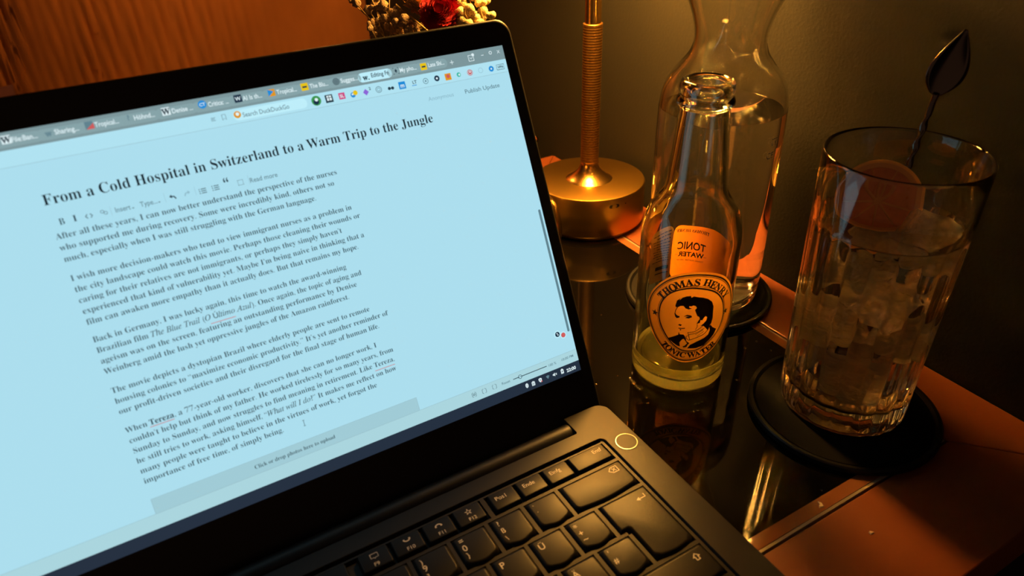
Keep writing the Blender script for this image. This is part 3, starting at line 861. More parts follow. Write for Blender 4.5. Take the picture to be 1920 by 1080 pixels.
stt += [(rect(x0, sm - .2, x1, sm + .2), None, 1)]
v, f = ring2d(scr(975, 706)[0], sm, 1.1, .8, 18); stt.append((v, f, 1)); stt.append((disc2d(scr(975, 706)[0], sm, .8, n=18), None, 2))
for a in ((889, 740), (908, 733), (927, 725)):
    x, s = scr(*a)
    for sx in (-1, 1):
        v, f = stroke2d([(x + sx * .4, s + 1.2), (x + sx * 1.1, s + .9), (x + sx * 1.1, s - .9), (x + sx * .4, s - 1.2)], .2); stt.append((v, f, 1))
v, f = ring2d(scr(889, 740)[0], scr(889, 740)[1], .6, .35, 14); stt.append((v, f, 1))
flat('status_text', stt, [P_GREY, P_TEXT, P_FIELD], 0.12)
tk = [px_line('22:00', (1063, 698), (1080, 691), 2.5, 'n', 0.03)]
def tq(px, py): return scr(px, py)
x, s = tq(988, 723); tk.append((disc2d(x, s, .85, 1.25, 16), None, 0)); v, f = stroke2d([(x - .3, s - .35), (x + .35, s + .35), (x, s + .75), (x, s - .75), (x + .35, s - .35), (x - .3, s + .35)], .18); tk.append((v, f, 1))
x, s = tq(1000, 719); tk += [(rect(x - .95, s - 1.1, x + .95, s + .9), None, 0), (rect(x - .4, s + .9, x + .4, s + 1.25), None, 0), (rect(x - .5, s - .7, x - .15, s + .5), None, 1), (rect(x + .15, s - .7, x + .5, s + .5), None, 1)]
x, s = tq(1013, 713); tk += [([(x - 1, s + .9), (x, s + 1.3), (x + 1, s + .9), (x + .85, s - .3), (x, s - 1.2), (x - .85, s - .3)][::-1], None, 0), (disc2d(x + .7, s - .7, .45, n=12), None, 2), (disc2d(x, s + .2, .4, n=12), None, 1)]
x, s = tq(1027, 707); tk.append(([(x, s - 1.0), (x + 1.1, s + .6), (x, s + .95), (x - 1.1, s + .6)], None, 3))
x, s = tq(1040, 702); tk += [([(x - 1.2, s - .4), (x - .6, s - .4), (x + .1, s - 1.0), (x + .1, s + 1.0), (x - .6, s + .4), (x - 1.2, s + .4)], None, 0)]
for sg in (-1, 1): v, f = stroke2d([(x + .5, s - .5 * sg), (x + 1.3, s + .5 * sg)], .25); tk.append((v, f, 0))
x, s = tq(1054, 696); tk += [(rect(x - .85, s - 1.3, x + .85, s + 1.0), None, 0), (rect(x - .4, s + 1.0, x + .4, s + 1.35), None, 0), (rect(x - .35, s - .6, x + .35, s + .4), None, 1)]
flat('taskbar_icons', tk, [P_WHITE, P_TASK, P_RED, P_GREY], 0.12)

# ================================================================= coasters
def coaster(c, label, r_=50.2):
    t = thing('coaster', (c[0], c[1], 0), label, 'coaster', 'black coasters under the glassware')
    b = MB(); b.lathe([(0, 0), (r_ - 1.2, 0), (r_, 1.0), (r_, 3.6), (r_ - .8, 4.4), (r_ - 2.4, 4.4), (r_ - 3.4, 3.3), (r_ - 4, 2.6), (0, 2.6)], c, 96); sharp(b.obj('rim_dish', M_COAST, t), 40)
    b = MB(); b.lathe([(0, 2.6), (r_ - 4.2, 2.6), (r_ - 4.2, 3.3), (r_ - 4.8, 3.5), (0, 3.5)], c, 80); sharp(b.obj('inlay', M_COASTTOP, t), 40)
    return t
coaster((153.0, 111.2), 'round black coaster under the water carafe')
coaster((136.1, -23.7), 'round black coaster under the fluted drinking glass')

# ================================================================= lamp
LC = (158.0, 252.0)
la = thing('table_lamp', (LC[0], LC[1], 0), 'gold cordless table lamp with round base beside the dark wall', 'lamp')
b = MB(); b.lathe([(0, 0), (42, 0), (43, .8), (43, 2.5), (45.4, 3.6), (46, 4.6), (46, 35.6), (45.4, 36.8), (44.4, 37.2), (0, 37.2)], LC, 128); base_o = sharp(b.obj('base', M_GOLD, la), 30)
b = MB(); prof = [(19.5, 37.0)] + [(7.4 + 11.8 * (1 - t) ** 2.4, 37.3 + 14.7 * t) for t in [k / 12 for k in range(13)]] + [(0, 52.0)]
b.lathe([(0, 37.0)] + prof, LC, 64); sharp(b.obj('stem_flare', M_GOLD2, la), 60)
b = MB(); pr = [(0, 52.0)]
z = 52.0
while z < 158.5: pr += [(7.2, z), (7.36, z + .5), (7.36, z + 1.3), (7.2, z + 1.7)]; z += 2.0
pr += [(7.35, 159), (7.35, 160.2), (0, 160.2)]
b.lathe(pr, LC, 48); b.obj('knurled_grip', M_GRIP, la, smooth=True)
HC = (146.0, 226.0); SH = 286.0                          # the head leans out over the table
b = MB(); b.tube(smooth_path([(LC[0], LC[1], 160.2), (LC[0], LC[1], 215), (LC[0], LC[1] - 1, 280), (LC[0] - 5, LC[1] - 10, 315), (HC[0] + 10, HC[1] + 20, 336), (HC[0], HC[1], 332)], 8), 6.1, 32)
sharp(b.obj('upper_stem', M_GOLD2, la), 60)
b = MB(); b.lathe([(51.5, SH), (52, SH + .6), (51, SH + 14), (47, SH + 26), (38, SH + 36), (22, SH + 42), (0, SH + 44), (0, SH + 42.6), (21, SH + 40.6), (37, SH + 34.6), (45.6, SH + 25), (49.6, SH + 13.6), (50.6, SH + .4), (51.5, SH)], HC, 96)
def tilt(b, ang=math.radians(8)):                       # the shade is tipped towards the near end of the table
    R_ = Matrix.Rotation(-ang, 3, 'X'); P_ = Vector((HC[0], HC[1], SH + 30))
    b.v = [tuple(P_ + R_ @ (Vector(q) - P_)) for q in b.v]
tilt(b); sharp(b.obj('shade', M_GOLD, la), 60)
b = MB(); b.lathe([(0, SH + 13), (42, SH + 14), (45, SH + 16), (45, SH + 18), (0, SH + 18)], HC, 64); tilt(b); b.obj('diffuser', M_LIGHT, la)
# charging socket
d = ray(1151, 386); hd = Vector((d.x, d.y)); 
def on_cyl(px, py, c, r_, z_off=0.0):
    """first hit of the pixel's ray on the vertical cylinder: (angle, z)"""
    d = ray(px, py); ox, oy = CAM.x - c[0], CAM.y - c[1]
    A = d.x ** 2 + d.y ** 2; B = 2 * (ox * d.x + oy * d.y); Cc = ox * ox + oy * oy - r_ * r_
    D = B * B - 4 * A * Cc
    if D < 0: t = -B / (2 * A)
    else: t = (-B - math.sqrt(D)) / (2 * A)
    p = CAM + d * t
    return math.atan2(p.y - c[1], p.x - c[0]), p.z
def cyl_pt(a, z, c, r_): return (c[0] + r_ * math.cos(a), c[1] + r_ * math.sin(a), z)
a0, z0 = on_cyl(1152, 387, LC, 46)
b = MB(); lp2 = rrect(-4.4, -1.5, 4.4, 1.5, 1.45, 5)
b.loft([[cyl_pt(a0 + q[0] / 46, z0 + q[1], LC, rr) for q in lp2] for rr in (45.0, 46.12)]); b.obj('charging_port', M_HOLE, base_o)
a1, z1 = on_cyl(1173, 381, LC, 46)
b = MB(); b.loft([[cyl_pt(a1 + q[0] / 46, z1 + q[1], LC, rr) for q in disc2d(0, 0, .6, n=10)] for rr in (45.2, 46.1)]); b.obj('indicator_hole', M_HOLE, base_o)

# ================================================================= tonic bottle
BC = (86.0, 56.4)
bo = thing('tonic_bottle', (BC[0], BC[1], 0), 'clear glass tonic bottle with orange portrait label beside the laptop', 'bottle')
outer = smooth_path([(24.0, 0.2), (26.4, 1.6), (27.2, 5), (27.3, 12), (27.2, 46), (27.1, 84), (26.9, 93), (26.0, 100), (24.0, 106), (20.6, 111.5), (17.6, 116), (16.0, 121), (14.7, 135), (13.2, 152), (12.5, 161), (12.4, 162.6)], 4)
outer += [(13.2, 163.2), (14.2, 164.4), (14.3, 166.0), (13.7, 167.4), (12.9, 168.0), (12.8, 169.4), (13.4, 170.6), (13.5, 172.4), (13.2, 174.4), (12.3, 175.8), (11.0, 176.2), (9.6, 175.6), (8.9, 174.2)]
inner = smooth_path([(8.8, 170), (9.3, 160), (10.6, 148), (12.0, 134), (13.4, 121), (15.0, 115.5), (18.0, 110.5), (21.2, 105.6), (23.2, 99.5), (24.4, 92), (24.7, 83), (24.8, 46), (24.8, 13), (23.6, 8.2), (20, 6.4), (12, 7.4)], 4)
b = MB(); b.lathe([(0, 3.2), (12, 2.6), (20, 0.9), (22.5, 0.1)] + outer + inner + [(0, 8.2)], BC, 96); b.obj('glass_body', G_BOTTLE, bo, smooth=True)
b = MB(); b.lathe([(0, 8.0), (12, 7.2), (20, 6.2), (23.7, 8.0), (24.95, 13), (24.95, 16.2), (24.2, 15.3), (0, 15.0)], BC, 96); sharp(b.obj('tonic_rest', G_TONIC, bo), 60)
# label: traced in the photograph, laid on the bottle's wall
def cut_map(polys, c, r_, name, mats_, parent, step=2.0, thick=0.0, ref=0.0):
    """polys 2-D (arc length mm, z) -> slices -> wrapped on the cylinder"""
    b = MB()
    for v, f, mi in polys:
        bm = bmesh.new()
        vs = [bm.verts.new((q[0], q[1], 0)) for q in v]
        if f is None:
            bm.faces.new(vs); bmesh.ops.triangulate(bm, faces=bm.faces)
        else:
            for p in f:
                try: bm.faces.new([vs[i] for i in p])
                except ValueError: pass
        xs = [q[0] for q in v]; x = math.floor(min(xs) / step) * step + step
        while x < max(xs):
            bmesh.ops.bisect_plane(bm, geom=bm.verts[:] + bm.edges[:] + bm.faces[:], plane_co=(x, 0, 0), plane_no=(1, 0, 0)); x += step
        bm.verts.index_update()
        b.add([cyl_pt(ref + q.co.x / r_, q.co.y, c, r_ + thick) for q in bm.verts], [tuple(w_.index for w_ in p.verts) for p in bm.faces], mi)
        bm.free()
    return b.obj(name, None, parent, mats=mats_, smooth=True)
BR = 27.22
M_LAB = bpy.data.materials.new('label_orange'); M_LAB.use_nodes = True
nt = M_LAB.node_tree; pbs = nt.nodes['Principled BSDF']
pbs.inputs['Base Color'].default_value = srgb(250, 172, 66); pbs.inputs['Roughness'].default_value = 0.45
tr = nt.nodes.new('ShaderNodeBsdfTranslucent'); tr.inputs['Color'].default_value = srgb(255, 180, 70)
mx = nt.nodes.new('ShaderNodeMixShader'); mx.inputs[0].default_value = 0.8
nt.links.new(pbs.outputs[0], mx.inputs[1]); nt.links.new(tr.outputs[0], mx.inputs[2]); nt.links.new(mx.outputs[0], nt.nodes['Material Output'].inputs[0])
M_INK = mat('label_ink', srgb(42, 14, 16)[:3], 0.45)
ca, cz = on_cyl(1200 + 510 / 5.4, 500 + 520 / 5.4, BC, BR)
def LT_(x, y):
    a, z = on_cyl(1200 + x / 5.4, 500 + y / 5.4, BC, BR + .3)
    return ((a - ca + math.pi) % (2 * math.pi) - math.pi) * BR, z
def trace(pts, n=5, closed=True): return [LT_(*q) for q in smooth_path(pts, n, closed)]
def trace_raw(pts): return [LT_(*q) for q in pts]
O_ = [(640, 58), (800, 75), (885, 118), (928, 200), (936, 330), (908, 500), (852, 650), (762, 800), (664, 898), (560, 952), (440, 970), (335, 935), (240, 850), (150, 720), (92, 570), (70, 430), (84, 320), (130, 230), (220, 150), (330, 95), (480, 66)]
I_ = [(570, 228), (740, 256), (822, 330), (840, 450), (812, 580), (750, 690), (650, 790), (545, 845), (425, 840), (325, 770), (245, 650), (200, 530), (202, 430), (238, 340), (318, 272), (440, 236)]
Lo = trace(O_, 6); Li = trace(I_, 6)
def polar(loop, n=120):
    """loop radius about the label centre at n even angles"""
    out = []
    cx = sum(q[0] for q in Lo) / len(Lo); cz_ = sum(q[1] for q in Lo) / len(Lo)
    pa = sorted((math.atan2(q[1] - cz_, q[0] - cx), math.hypot(q[0] - cx, q[1] - cz_)) for q in loop)
    pa = [(pa[-1][0] - 2 * math.pi, pa[-1][1])] + pa + [(pa[0][0] + 2 * math.pi, pa[0][1])]
    for k in range(n):
        a = -math.pi + 2 * math.pi * k / n
        for (a_, r_), (c_, q_) in zip(pa, pa[1:]):
            if a_ <= a <= c_: out.append(r_ + (q_ - r_) * (a - a_) / max(1e-9, c_ - a_)); break
    return cx, cz_, out
LCX, LCZ, RO = polar(Lo); _, _, RI = polar(Li)
def ringband(f0, f1, n=120):
    """band between two fractions, 0 = inner oval, 1 = outer rim, >1 beyond"""
    v = []
    for fr in (f0, f1):
        for k in range(n):
            a = -math.pi + 2 * math.pi * k / n; r_ = RI[k] + (RO[k] - RI[k]) * fr
            v.append((LCX + r_ * math.cos(a), LCZ + r_ * math.sin(a)))
    return v, [(k, (k + 1) % n, n + (k + 1) % n, n + k) for k in range(n)]
def label_at(a, fr):
    k = (a + math.pi) / (2 * math.pi) * 120; i = int(k) % 120; t = k - int(k)
    ri = RI[i] + (RI[(i + 1) % 120] - RI[i]) * t; ro = RO[i] + (RO[(i + 1) % 120] - RO[i]) * t
    r_ = ri + (ro - ri) * fr
    return LCX + r_ * math.cos(a), LCZ + r_ * math.sin(a)
front = cut_map([([label_at(-math.pi + 2 * math.pi * k / 120, 1.0) for k in range(120)], None, 0)], BC, BR, 'front_label', [M_LAB], bo, thick=0.12, ref=ca)
ink = []
for f0, f1 in ((0.80, 0.885), (0.735, 0.765), (0.0, 0.09), (0.135, 0.165)): v, f = ringband(f0, f1); ink.append((v, f, 0))
def arc_text(s, x_px, fr0, size, flip, stt='b'):
    """letters along the ring; x_px: list of crop pixel centres for each letter"""
    for ch, (px_, py_) in zip(s, x_px):
        if ch == ' ': continue
        cx, cz_ = LT_(px_, py_); a = math.atan2(cz_ - LCZ, cx - LCX)
        p0 = label_at(a - 0.03, 0.45); p1 = label_at(a + 0.03, 0.45)
        tx_, tz_ = p1[0] - p0[0], p1[1] - p0[1]; l = math.hypot(tx_, tz_); tx_, tz_ = tx_ / l, tz_ / l
        if not flip: tx_, tz_ = -tx_, -tz_
        ux, uz = -tz_, tx_
        v, f, w = text2d(style(ch, stt), size, 0.016)
        xs = [q[0] for q in v]; xm = (min(xs) + max(xs)) / 2; ym = size * 0.34
        ink.append(([(cx + (q[0] - xm) * tx_ + (q[1] - ym) * ux, cz_ + (q[0] - xm) * tz_ + (q[1] - ym) * uz) for q in v], f, 0))
arc_text('THOMASHENRY', [(215, 290), (268, 250), (330, 213), (405, 185), (500, 165), (584, 162), (688, 165), (748, 185), (795, 210), (838, 243), (868, 278)], .45, 6.0, False)
arc_text('TONICWATER', [(250, 785), (292, 822), (340, 858), (385, 882), (432, 893), (520, 893), (580, 880), (640, 855), (690, 822), (732, 785)], .45, 5.1, True)
for q in ((150, 463), (865, 447)):
    x, z = LT_(*q); ink.append((star2d(x, z, 2.2), None, 0))
# portrait in dark ink
hair = [(360, 388), (374, 345), (412, 320), (398, 345), (430, 316), (472, 302), (518, 298), (520, 318), (548, 302), (600, 312), (640, 315), (692, 328), (730, 355), (746, 400), (741, 460), (737, 520), (722, 572), (706, 592), (700, 620), (688, 645),
        (655, 612), (640, 598), (612, 602), (646, 575), (672, 545), (682, 512), (666, 499), (645, 520), (630, 545), (614, 540), (605, 570), (572, 582), (592, 550), (606, 530), (600, 510), (580, 500), (568, 470), (557, 440), (577, 420), (566, 400),
        (540, 394), (518, 404), (500, 400), (500, 414), (526, 425), (492, 434), (464, 425), (440, 399), (410, 399), (376, 416), (358, 402)]
shapes = [hair, [(376, 412), (358, 440), (349, 478), (356, 505), (372, 522), (398, 516), (402, 502), (380, 497), (366, 486), (358, 470), (364, 444), (380, 418)],
          [(442, 506), (478, 488), (520, 496), (527, 512), (494, 526), (456, 520), (478, 508), (500, 503), (470, 503)],
          [(384, 590), (400, 581), (426, 590), (416, 597), (409, 604), (398, 596)], [(386, 619), (420, 623), (460, 621), (450, 630), (412, 631), (392, 627)], [(402, 634), (418, 636), (414, 646), (403, 643)],
          [(283, 722), (340, 706), (386, 690), (392, 660), (402, 686), (440, 688), (456, 708), (446, 730), (425, 737), (398, 768), (403, 808), (378, 800), (328, 766)],
          [(700, 600), (716, 590), (735, 612), (772, 628), (748, 680), (702, 740), (640, 797), (562, 826), (476, 828), (508, 792), (580, 756), (650, 722), (690, 686), (708, 640)],
          [(440, 700), (462, 720), (470, 755), (500, 775), (482, 792), (470, 815), (440, 820), (430, 808), (452, 800), (476, 778), (452, 742), (436, 722)]]
for s_ in shapes: ink.append((trace_raw(s_), None, 0))
for pts, w in (([(480, 668), (560, 655), (640, 598)], .35), ([(486, 690), (570, 672), (655, 622)], .3), ([(500, 745), (580, 716), (650, 680), (700, 620)], .4), ([(484, 665), (494, 705), (500, 745), (478, 735), (466, 708), (490, 700)], .3),
                ([(560, 690), (640, 640)], .2), ([(575, 705), (650, 655)], .2), ([(560, 640), (580, 610), (580, 585)], .25)):
    v, f = stroke2d(trace(pts, 4, False), w); ink.append((v, f, 0))
cut_map(ink, BC, BR, 'label_print', [M_INK], front, thick=0.22, ref=ca)
# back label, printed to be read from behind
ra = ca + math.pi
M_LABW = mat('label_pale_panel', srgb(226, 176, 112)[:3], 0.5)
M_LAB2 = M_LAB.copy(); M_LAB2.name = 'back_label_orange'
for n_ in M_LAB2.node_tree.nodes:
    if n_.type == 'BSDF_PRINCIPLED': n_.inputs['Base Color'].default_value = srgb(238, 128, 22)
    if n_.type == 'BSDF_TRANSLUCENT': n_.inputs['Color'].default_value = srgb(240, 135, 28)
RB = ra - 0.22
back = cut_map([(rrect(-30, 47, 12.2, 82, 5, 5), None, 0), (rrect(12.4, 47, 30, 82, 4, 4), None, 1)], BC, BR, 'back_label', [M_LAB2, M_LABW], bo, thick=0.12, ref=RB)
ink = []
def back_line(t, x, z, size, st='n', off=0.012):
    v, f, w = text2d(style(t, st), size, off); ink.append(([(x - w / 2 + q[0], z + q[1]) for q in v], f, 0))
back_line('THOMAS HENRY', 0, 77.4, 2.6, 'b'); back_line('TONIC', 0, 68.6, 5.6, 'n', 0.02); back_line('WATER', 0, 63.6, 4.6, 'n', 0.03); back_line('–', -9, 64, 3); back_line('–', 9, 64, 3); back_line('TONIC WATER 200 ml', 0, 60.2, 1.7)
for k in range(11):
    x = 14.0
    while x < 27 - (k * 7 % 4):
        w = 1.0 + (k * 5 + int(x * 3)) % 4 * .6; ink.append((rect(x, 79 - k * 1.8, min(x + w, 28.5), 79.5 - k * 1.8), None, 0)); x += w + .5
ink.append((rect(14, 55.0, 24, 57.4), None, 0)); ink.append((rect(14, 52.2, 24, 52.9), None, 0))
cut_map(ink, BC, BR, 'back_print', [M_INK], back, thick=0.05, ref=RB)
# embossed letters on the shoulder
emb = []
for t, px_, py_, sz in (('T', 1328, 352, 5.0), ('H', 1350, 350, 5.0), ('★', 1305, 322, 4.0), ('★', 1296, 362, 4.0)):
    a, z = on_cyl(px_, py_, BC, 16.6)
    v, f, w = text2d(t, sz, 0.0); emb.append(([(((a - ca + math.pi) % (2 * math.pi) - math.pi) * 16.6 - w / 2 + q[0], z - sz * .35 + q[1]) for q in v], f, 0))

M_EMB = bpy.data.materials.new('embossed_glass'); M_EMB.use_nodes = True
nt = M_EMB.node_tree; pbs = nt.nodes['Principled BSDF']; pbs.inputs['Base Color'].default_value = (0.6, 0.55, 0.45, 1); pbs.inputs['Roughness'].default_value = 0.12
tr = nt.nodes.new('ShaderNodeBsdfTransparent'); mx = nt.nodes.new('ShaderNodeMixShader'); mx.inputs[0].default_value = 0.75
nt.links.new(pbs.outputs[0], mx.inputs[1]); nt.links.new(tr.outputs[0], mx.inputs[2]); nt.links.new(mx.outputs[0], nt.nodes['Material Output'].inputs[0])
cut_map(emb, BC, 16.6, 'embossed_letters', [M_EMB], bo, thick=0.4, ref=ca)

# ================================================================= carafe
CC = (157.3, 113.7)
ca_t = thing('carafe', (CC[0], CC[1], 3.5), 'clear glass carafe of water with flared neck on a coaster', 'carafe')
outer = smooth_path([(34.5, 3.6), (37.2, 4.8), (38.7, 9), (39.0, 40), (39.0, 90), (38.8, 126), (38.2, 138), (36.4, 147), (32.8, 154), (27.2, 161), (23.2, 166.5), (21.3, 172), (21.2, 178), (23.2, 187), (26.6, 196), (31.0, 207), (35.0, 219), (37.6, 231), (38.3, 236)], 5)
inner = smooth_path([(36.3, 236), (35.6, 230), (33.0, 219), (29.0, 207), (24.6, 196.4), (21.2, 187.4), (19.2, 178.4), (19.3, 171.8), (21.3, 165.4), (25.4, 159.4), (31.0, 152.3), (34.4, 145.8), (36.1, 137.6), (36.6, 126), (36.8, 90), (36.8, 40), (36.5, 12), (34.5, 8.2), (28, 7.4)], 5)
b = MB(); b.lathe([(0, 4.6), (24, 4.4), (30, 3.6)] + outer + [(37.9, 237.2), (37.2, 237.4), (36.6, 237)] + inner + [(0, 8.4)], CC, 112); b.obj('glass_body', G_CARAFE, ca_t, smooth=True)
b = MB(); b.lathe([(0, 8.2), (28, 7.2), (34.6, 8.0), (36.65, 12), (36.95, 40), (36.95, 90), (36.75, 126), (36.55, 134.6), (35.6, 134.0), (0, 133.8)], CC, 112); sharp(b.obj('water', G_WATER, ca_t), 60)
M_MARK = mat('etched_white', (0.7, 0.66, 0.58), 0.6)
mk = []; ka, kz = on_cyl(1452, 280, CC, 39)
for t, px_, py_, sz in (('0.5 l', 1452, 268, 3.4), ('CE', 1443, 292, 5.6), ('—', 1453, 258, 6.0)):
    a, z = on_cyl(px_, py_, CC, 39); v, f, w = text2d(t, sz); mk.append(([(((a - ka + math.pi) % (2 * math.pi) - math.pi) * 39 - w / 2 + q[0], z - sz * .35 + q[1]) for q in v], f, 0))
cut_map(mk, CC, 39.0, 'fill_mark', [M_MARK], ca_t, thick=0.12, ref=ka)

# ================================================================= drinking glass
GC = (140.3, -19.1)
gl = thing('highball_glass', (GC[0], GC[1], 3.5), 'fluted highball glass of iced drink on a coaster', 'glass')
NF = 20
def r0(z): return 33.0 + 3.2 * (z - 8) / 142
def flute(a, z):
    k = 1.0 if z < 112 else max(0.0, 1 - (z - 112) / 7)
    if z < 8: k *= max(0.2, (z - 2) / 6)
    return 1.45 * k * (1 - abs(math.cos(NF * a / 2)))
prof_o = [(0, 4.4), (24, 4.0), (28, 3.6), (31, 3.7), (32.4, 4.8), (r0(8), 8)] + [(r0(z), z) for z in range(12, 110, 8)] + [(r0(z), z) for z in (110, 112, 114, 116, 118, 120, 128, 136, 144, 148)]
b = MB(); v0 = len(b.v)
b.lathe(prof_o, GC, NF * 12, rf=lambda a, z: flute(a, z))
bo_n = len(b.v)
prof_i = [(r0(148), 148), (36.0, 149.5), (35.6, 150.1), (35.1, 149.9), (34.8, 149.0), (r0(140) - 1.35, 140), (r0(124) - 1.45, 124)] + [(r0(z) - 2.3, z) for z in (112, 100, 80, 60, 40, 28)] + [(30.2, 21), (28, 17.6), (22, 16.2), (0, 15.8)]
b.lathe(prof_i, GC, NF * 12)
o = b.obj('glass_body', G_TUMBLER, gl, smooth=True)
bm = bmesh.new(); bm.from_mesh(o.data); bmesh.ops.remove_doubles(bm, verts=bm.verts, dist=2e-6); bm.to_mesh(o.data); bm.free()
o.data.polygons.foreach_set('use_smooth', [True] * len(o.data.polygons))
b = MB(); b.lathe([(0, 15.6), (22, 16.0), (28.1, 17.5), (30.35, 21)] + [(r0(z) - 2.18, z) for z in (28, 40, 60, 80, 100, 112)] + [(r0(115) - 1.95, 115.4), (31.8, 114.4), (0, 114.0)], GC, 120)
sharp(b.obj('tonic_drink', G_DRINK, gl), 60)
# ice
def ice(c, size, rot, label, seed):
    bm = bmesh.new(); bmesh.ops.create_cube(bm, size=1.0)
    bmesh.ops.bevel(bm, geom=bm.edges[:], offset=0.13, segments=2, affect='EDGES', profile=0.6)
    bmesh.ops.subdivide_edges(bm, edges=bm.edges[:], cuts=1, use_grid_fill=True)
    rnd = random.Random(seed); R_ = Matrix.Rotation(rot[2], 3, 'Z') @ Matrix.Rotation(rot[1], 3, 'Y') @ Matrix.Rotation(rot[0], 3, 'X')
    v = []
    for q in bm.verts:
        p = Vector((q.co.x * size[0], q.co.y * size[1], q.co.z * size[2]))
        p += Vector([rnd.uniform(-.9, .9) for _ in range(3)])
        v.append(R_ @ p + Vector(c))
    f = [tuple(w.index for w in p.verts) for p in bm.faces]; bm.free()
    o = obj('ice_cube', v, f, G_ICE, origin=c, smooth=True)
    tag(o, label, 'ice cube', 'ice cubes in the highball glass')
gx, gy = GC
for i, (dx, dy, z, s_, rt) in enumerate([(-9, -8, 32, (24, 24, 23), (.1, .2, .3)), (10, 9, 34, (25, 24, 23), (.2, -.15, .9)), (10, -13, 57, (23, 22, 22), (.3, .4, .2)), (-10, 11, 59, (24, 23, 23), (-.2, .3, 1.2)),
                                    (-9, -13, 82, (22, 22, 22), (.5, .1, .6)), (10, 10, 84, (23, 22, 23), (.2, .5, .1)), (12, -11, 108, (25, 24, 24), (.35, .25, .75))]):
    ice((gx + dx, gy + dy, z), s_, rt, 'clear ice cube in the fluted glass, standing out of the drink' if i == 6 else 'clear ice cube sunk in the drink of the fluted glass', i)
# orange wheel
oc = at_plane(1646, 376, Vector((gx, gy, 0)) + facing(gx, gy) * 4.0, facing(gx, gy)); onr = (facing(gx, gy) * -1 + Vector((0, 0, 0.35))).normalized()
osl = thing('orange_slice', tuple(oc), 'orange slice tucked into the fluted glass above the ice', 'orange slice')
M_PEEL = mat('orange_peel', (0.80, 0.30, 0.03), 0.45, bump=(900, 0.3, 0.0005)); M_PITH = mat('orange_pith', (0.60, 0.20, 0.03), 0.6); M_PULP = mat('orange_pulp', (0.52, 0.11, 0.012), 0.35, noise=((300, 300, 300), .3, .1))
ou = onr.orthogonal().normalized(); ow = onr.cross(ou)
def opt(a, r_, h): return oc + ou * (r_ * math.cos(a)) + ow * (r_ * math.sin(a)) + onr * h
def oring(name, ra_, rb_, h, m_, n=64):
    b = MB(); prof = [(ra_, -h), (rb_, -h), (rb_, h), (ra_, h), (ra_, -h)]
    v = [opt(2 * math.pi * k / n, r_, hh) for r_, hh in prof[:4] for k in range(n)]
    f = [(j * n + k, j * n + (k + 1) % n, ((j + 1) % 4) * n + (k + 1) % n, ((j + 1) % 4) * n + k) for j in range(4) for k in range(n)]
    b.add(v, f); return b.obj(name, m_, osl)
ORr = 19.5
oring('peel', ORr - 1.3, ORr, 2.3, M_PEEL); oring('pith', ORr - 3.4, ORr - 1.3, 2.1, M_PITH)
for k in range(9):
    a0_ = 2 * math.pi * k / 9 + .015; a1_ = 2 * math.pi * (k + 1) / 9 - .015; am = (a0_ + a1_) / 2
    poly = [(am, 1.6)] + [(a0_ + (a1_ - a0_) * j / 6, ORr - 3.6) for j in range(7)]
    b = MB(); b.loft([[opt(a, r_, h) for a, r_ in poly] for h in (-2.0, 2.0)]); b.obj('segment', M_PULP, osl)
b = MB(); b.loft([[opt(2 * math.pi * k / 40, ORr - 3.4, h) for k in range(40)] for h in (-1.7, 1.7)]); b.obj('membrane', M_PITH, osl)
# bar spoon
A_ = Vector((121.0, -19.0, 19.5)); B_ = Vector((166.0, -8.0, 152.0)); D_ = (B_ - A_).normalized()
sp = thing('bar_spoon', tuple(A_), 'dark twisted bar spoon with leaf shaped end standing in the fluted glass', 'spoon')
leaf0 = A_ + D_ * ((169 - A_.z) / D_.z)
L_ = (leaf0 - A_).length
b = MB(); loops = []
side = D_.cross(Vector((0, 0, 1))).normalized(); upv = D_.cross(side)
for k in range(121):
    t = k / 120; q = A_ + D_ * (L_ * t); tw = 2 * math.pi * 9 * t
    e1 = side * math.cos(tw) + upv * math.sin(tw); e2 = -side * math.sin(tw) + upv * math.cos(tw)
    w1, w2 = (2.0, 1.15) if t < .93 else (1.7, 1.5)
    loops.append([q + e1 * (w1 * math.cos(2 * math.pi * j / 10)) + e2 * (w2 * math.sin(2 * math.pi * j / 10)) for j in range(10)])
b.loft(loops); b.obj('twisted_stem', M_SPOON, sp, smooth=True)
tipz = at_plane(1812, 55, leaf0, facing(*GC))
ax_ = (tipz - leaf0); LL = ax_.length; ax_.normalize()
vw = (CAM - leaf0).normalized(); wn = (vw - ax_ * vw.dot(ax_)).normalized(); wn = (wn + ax_.cross(wn) * 0.5).normalized(); ws = ax_.cross(wn).normalized()
b = MB(); loops = []
for k in range(25):
    t = k / 24; wd = 0.7 + 8.2 * math.sin(math.pi * t ** 0.72) ** 1.05
    q = leaf0 - ax_ * 1.5 + ax_ * ((LL + 1.5) * t); cup = 1.8 * math.sin(math.pi * t)
    lp_ = []
    for j in range(9): s_ = -1 + 2 * j / 8; lp_.append(q + ws * (wd * s_) + wn * (cup * (s_ * s_ - .6) + .5))
    for j in range(9): s_ = 1 - 2 * j / 8; lp_.append(q + ws * (wd * s_) + wn * (cup * (s_ * s_ - .6) - .5))
    loops.append(lp_)
b.loft(loops); b.obj('leaf_end', M_SPOON, sp, smooth=True)

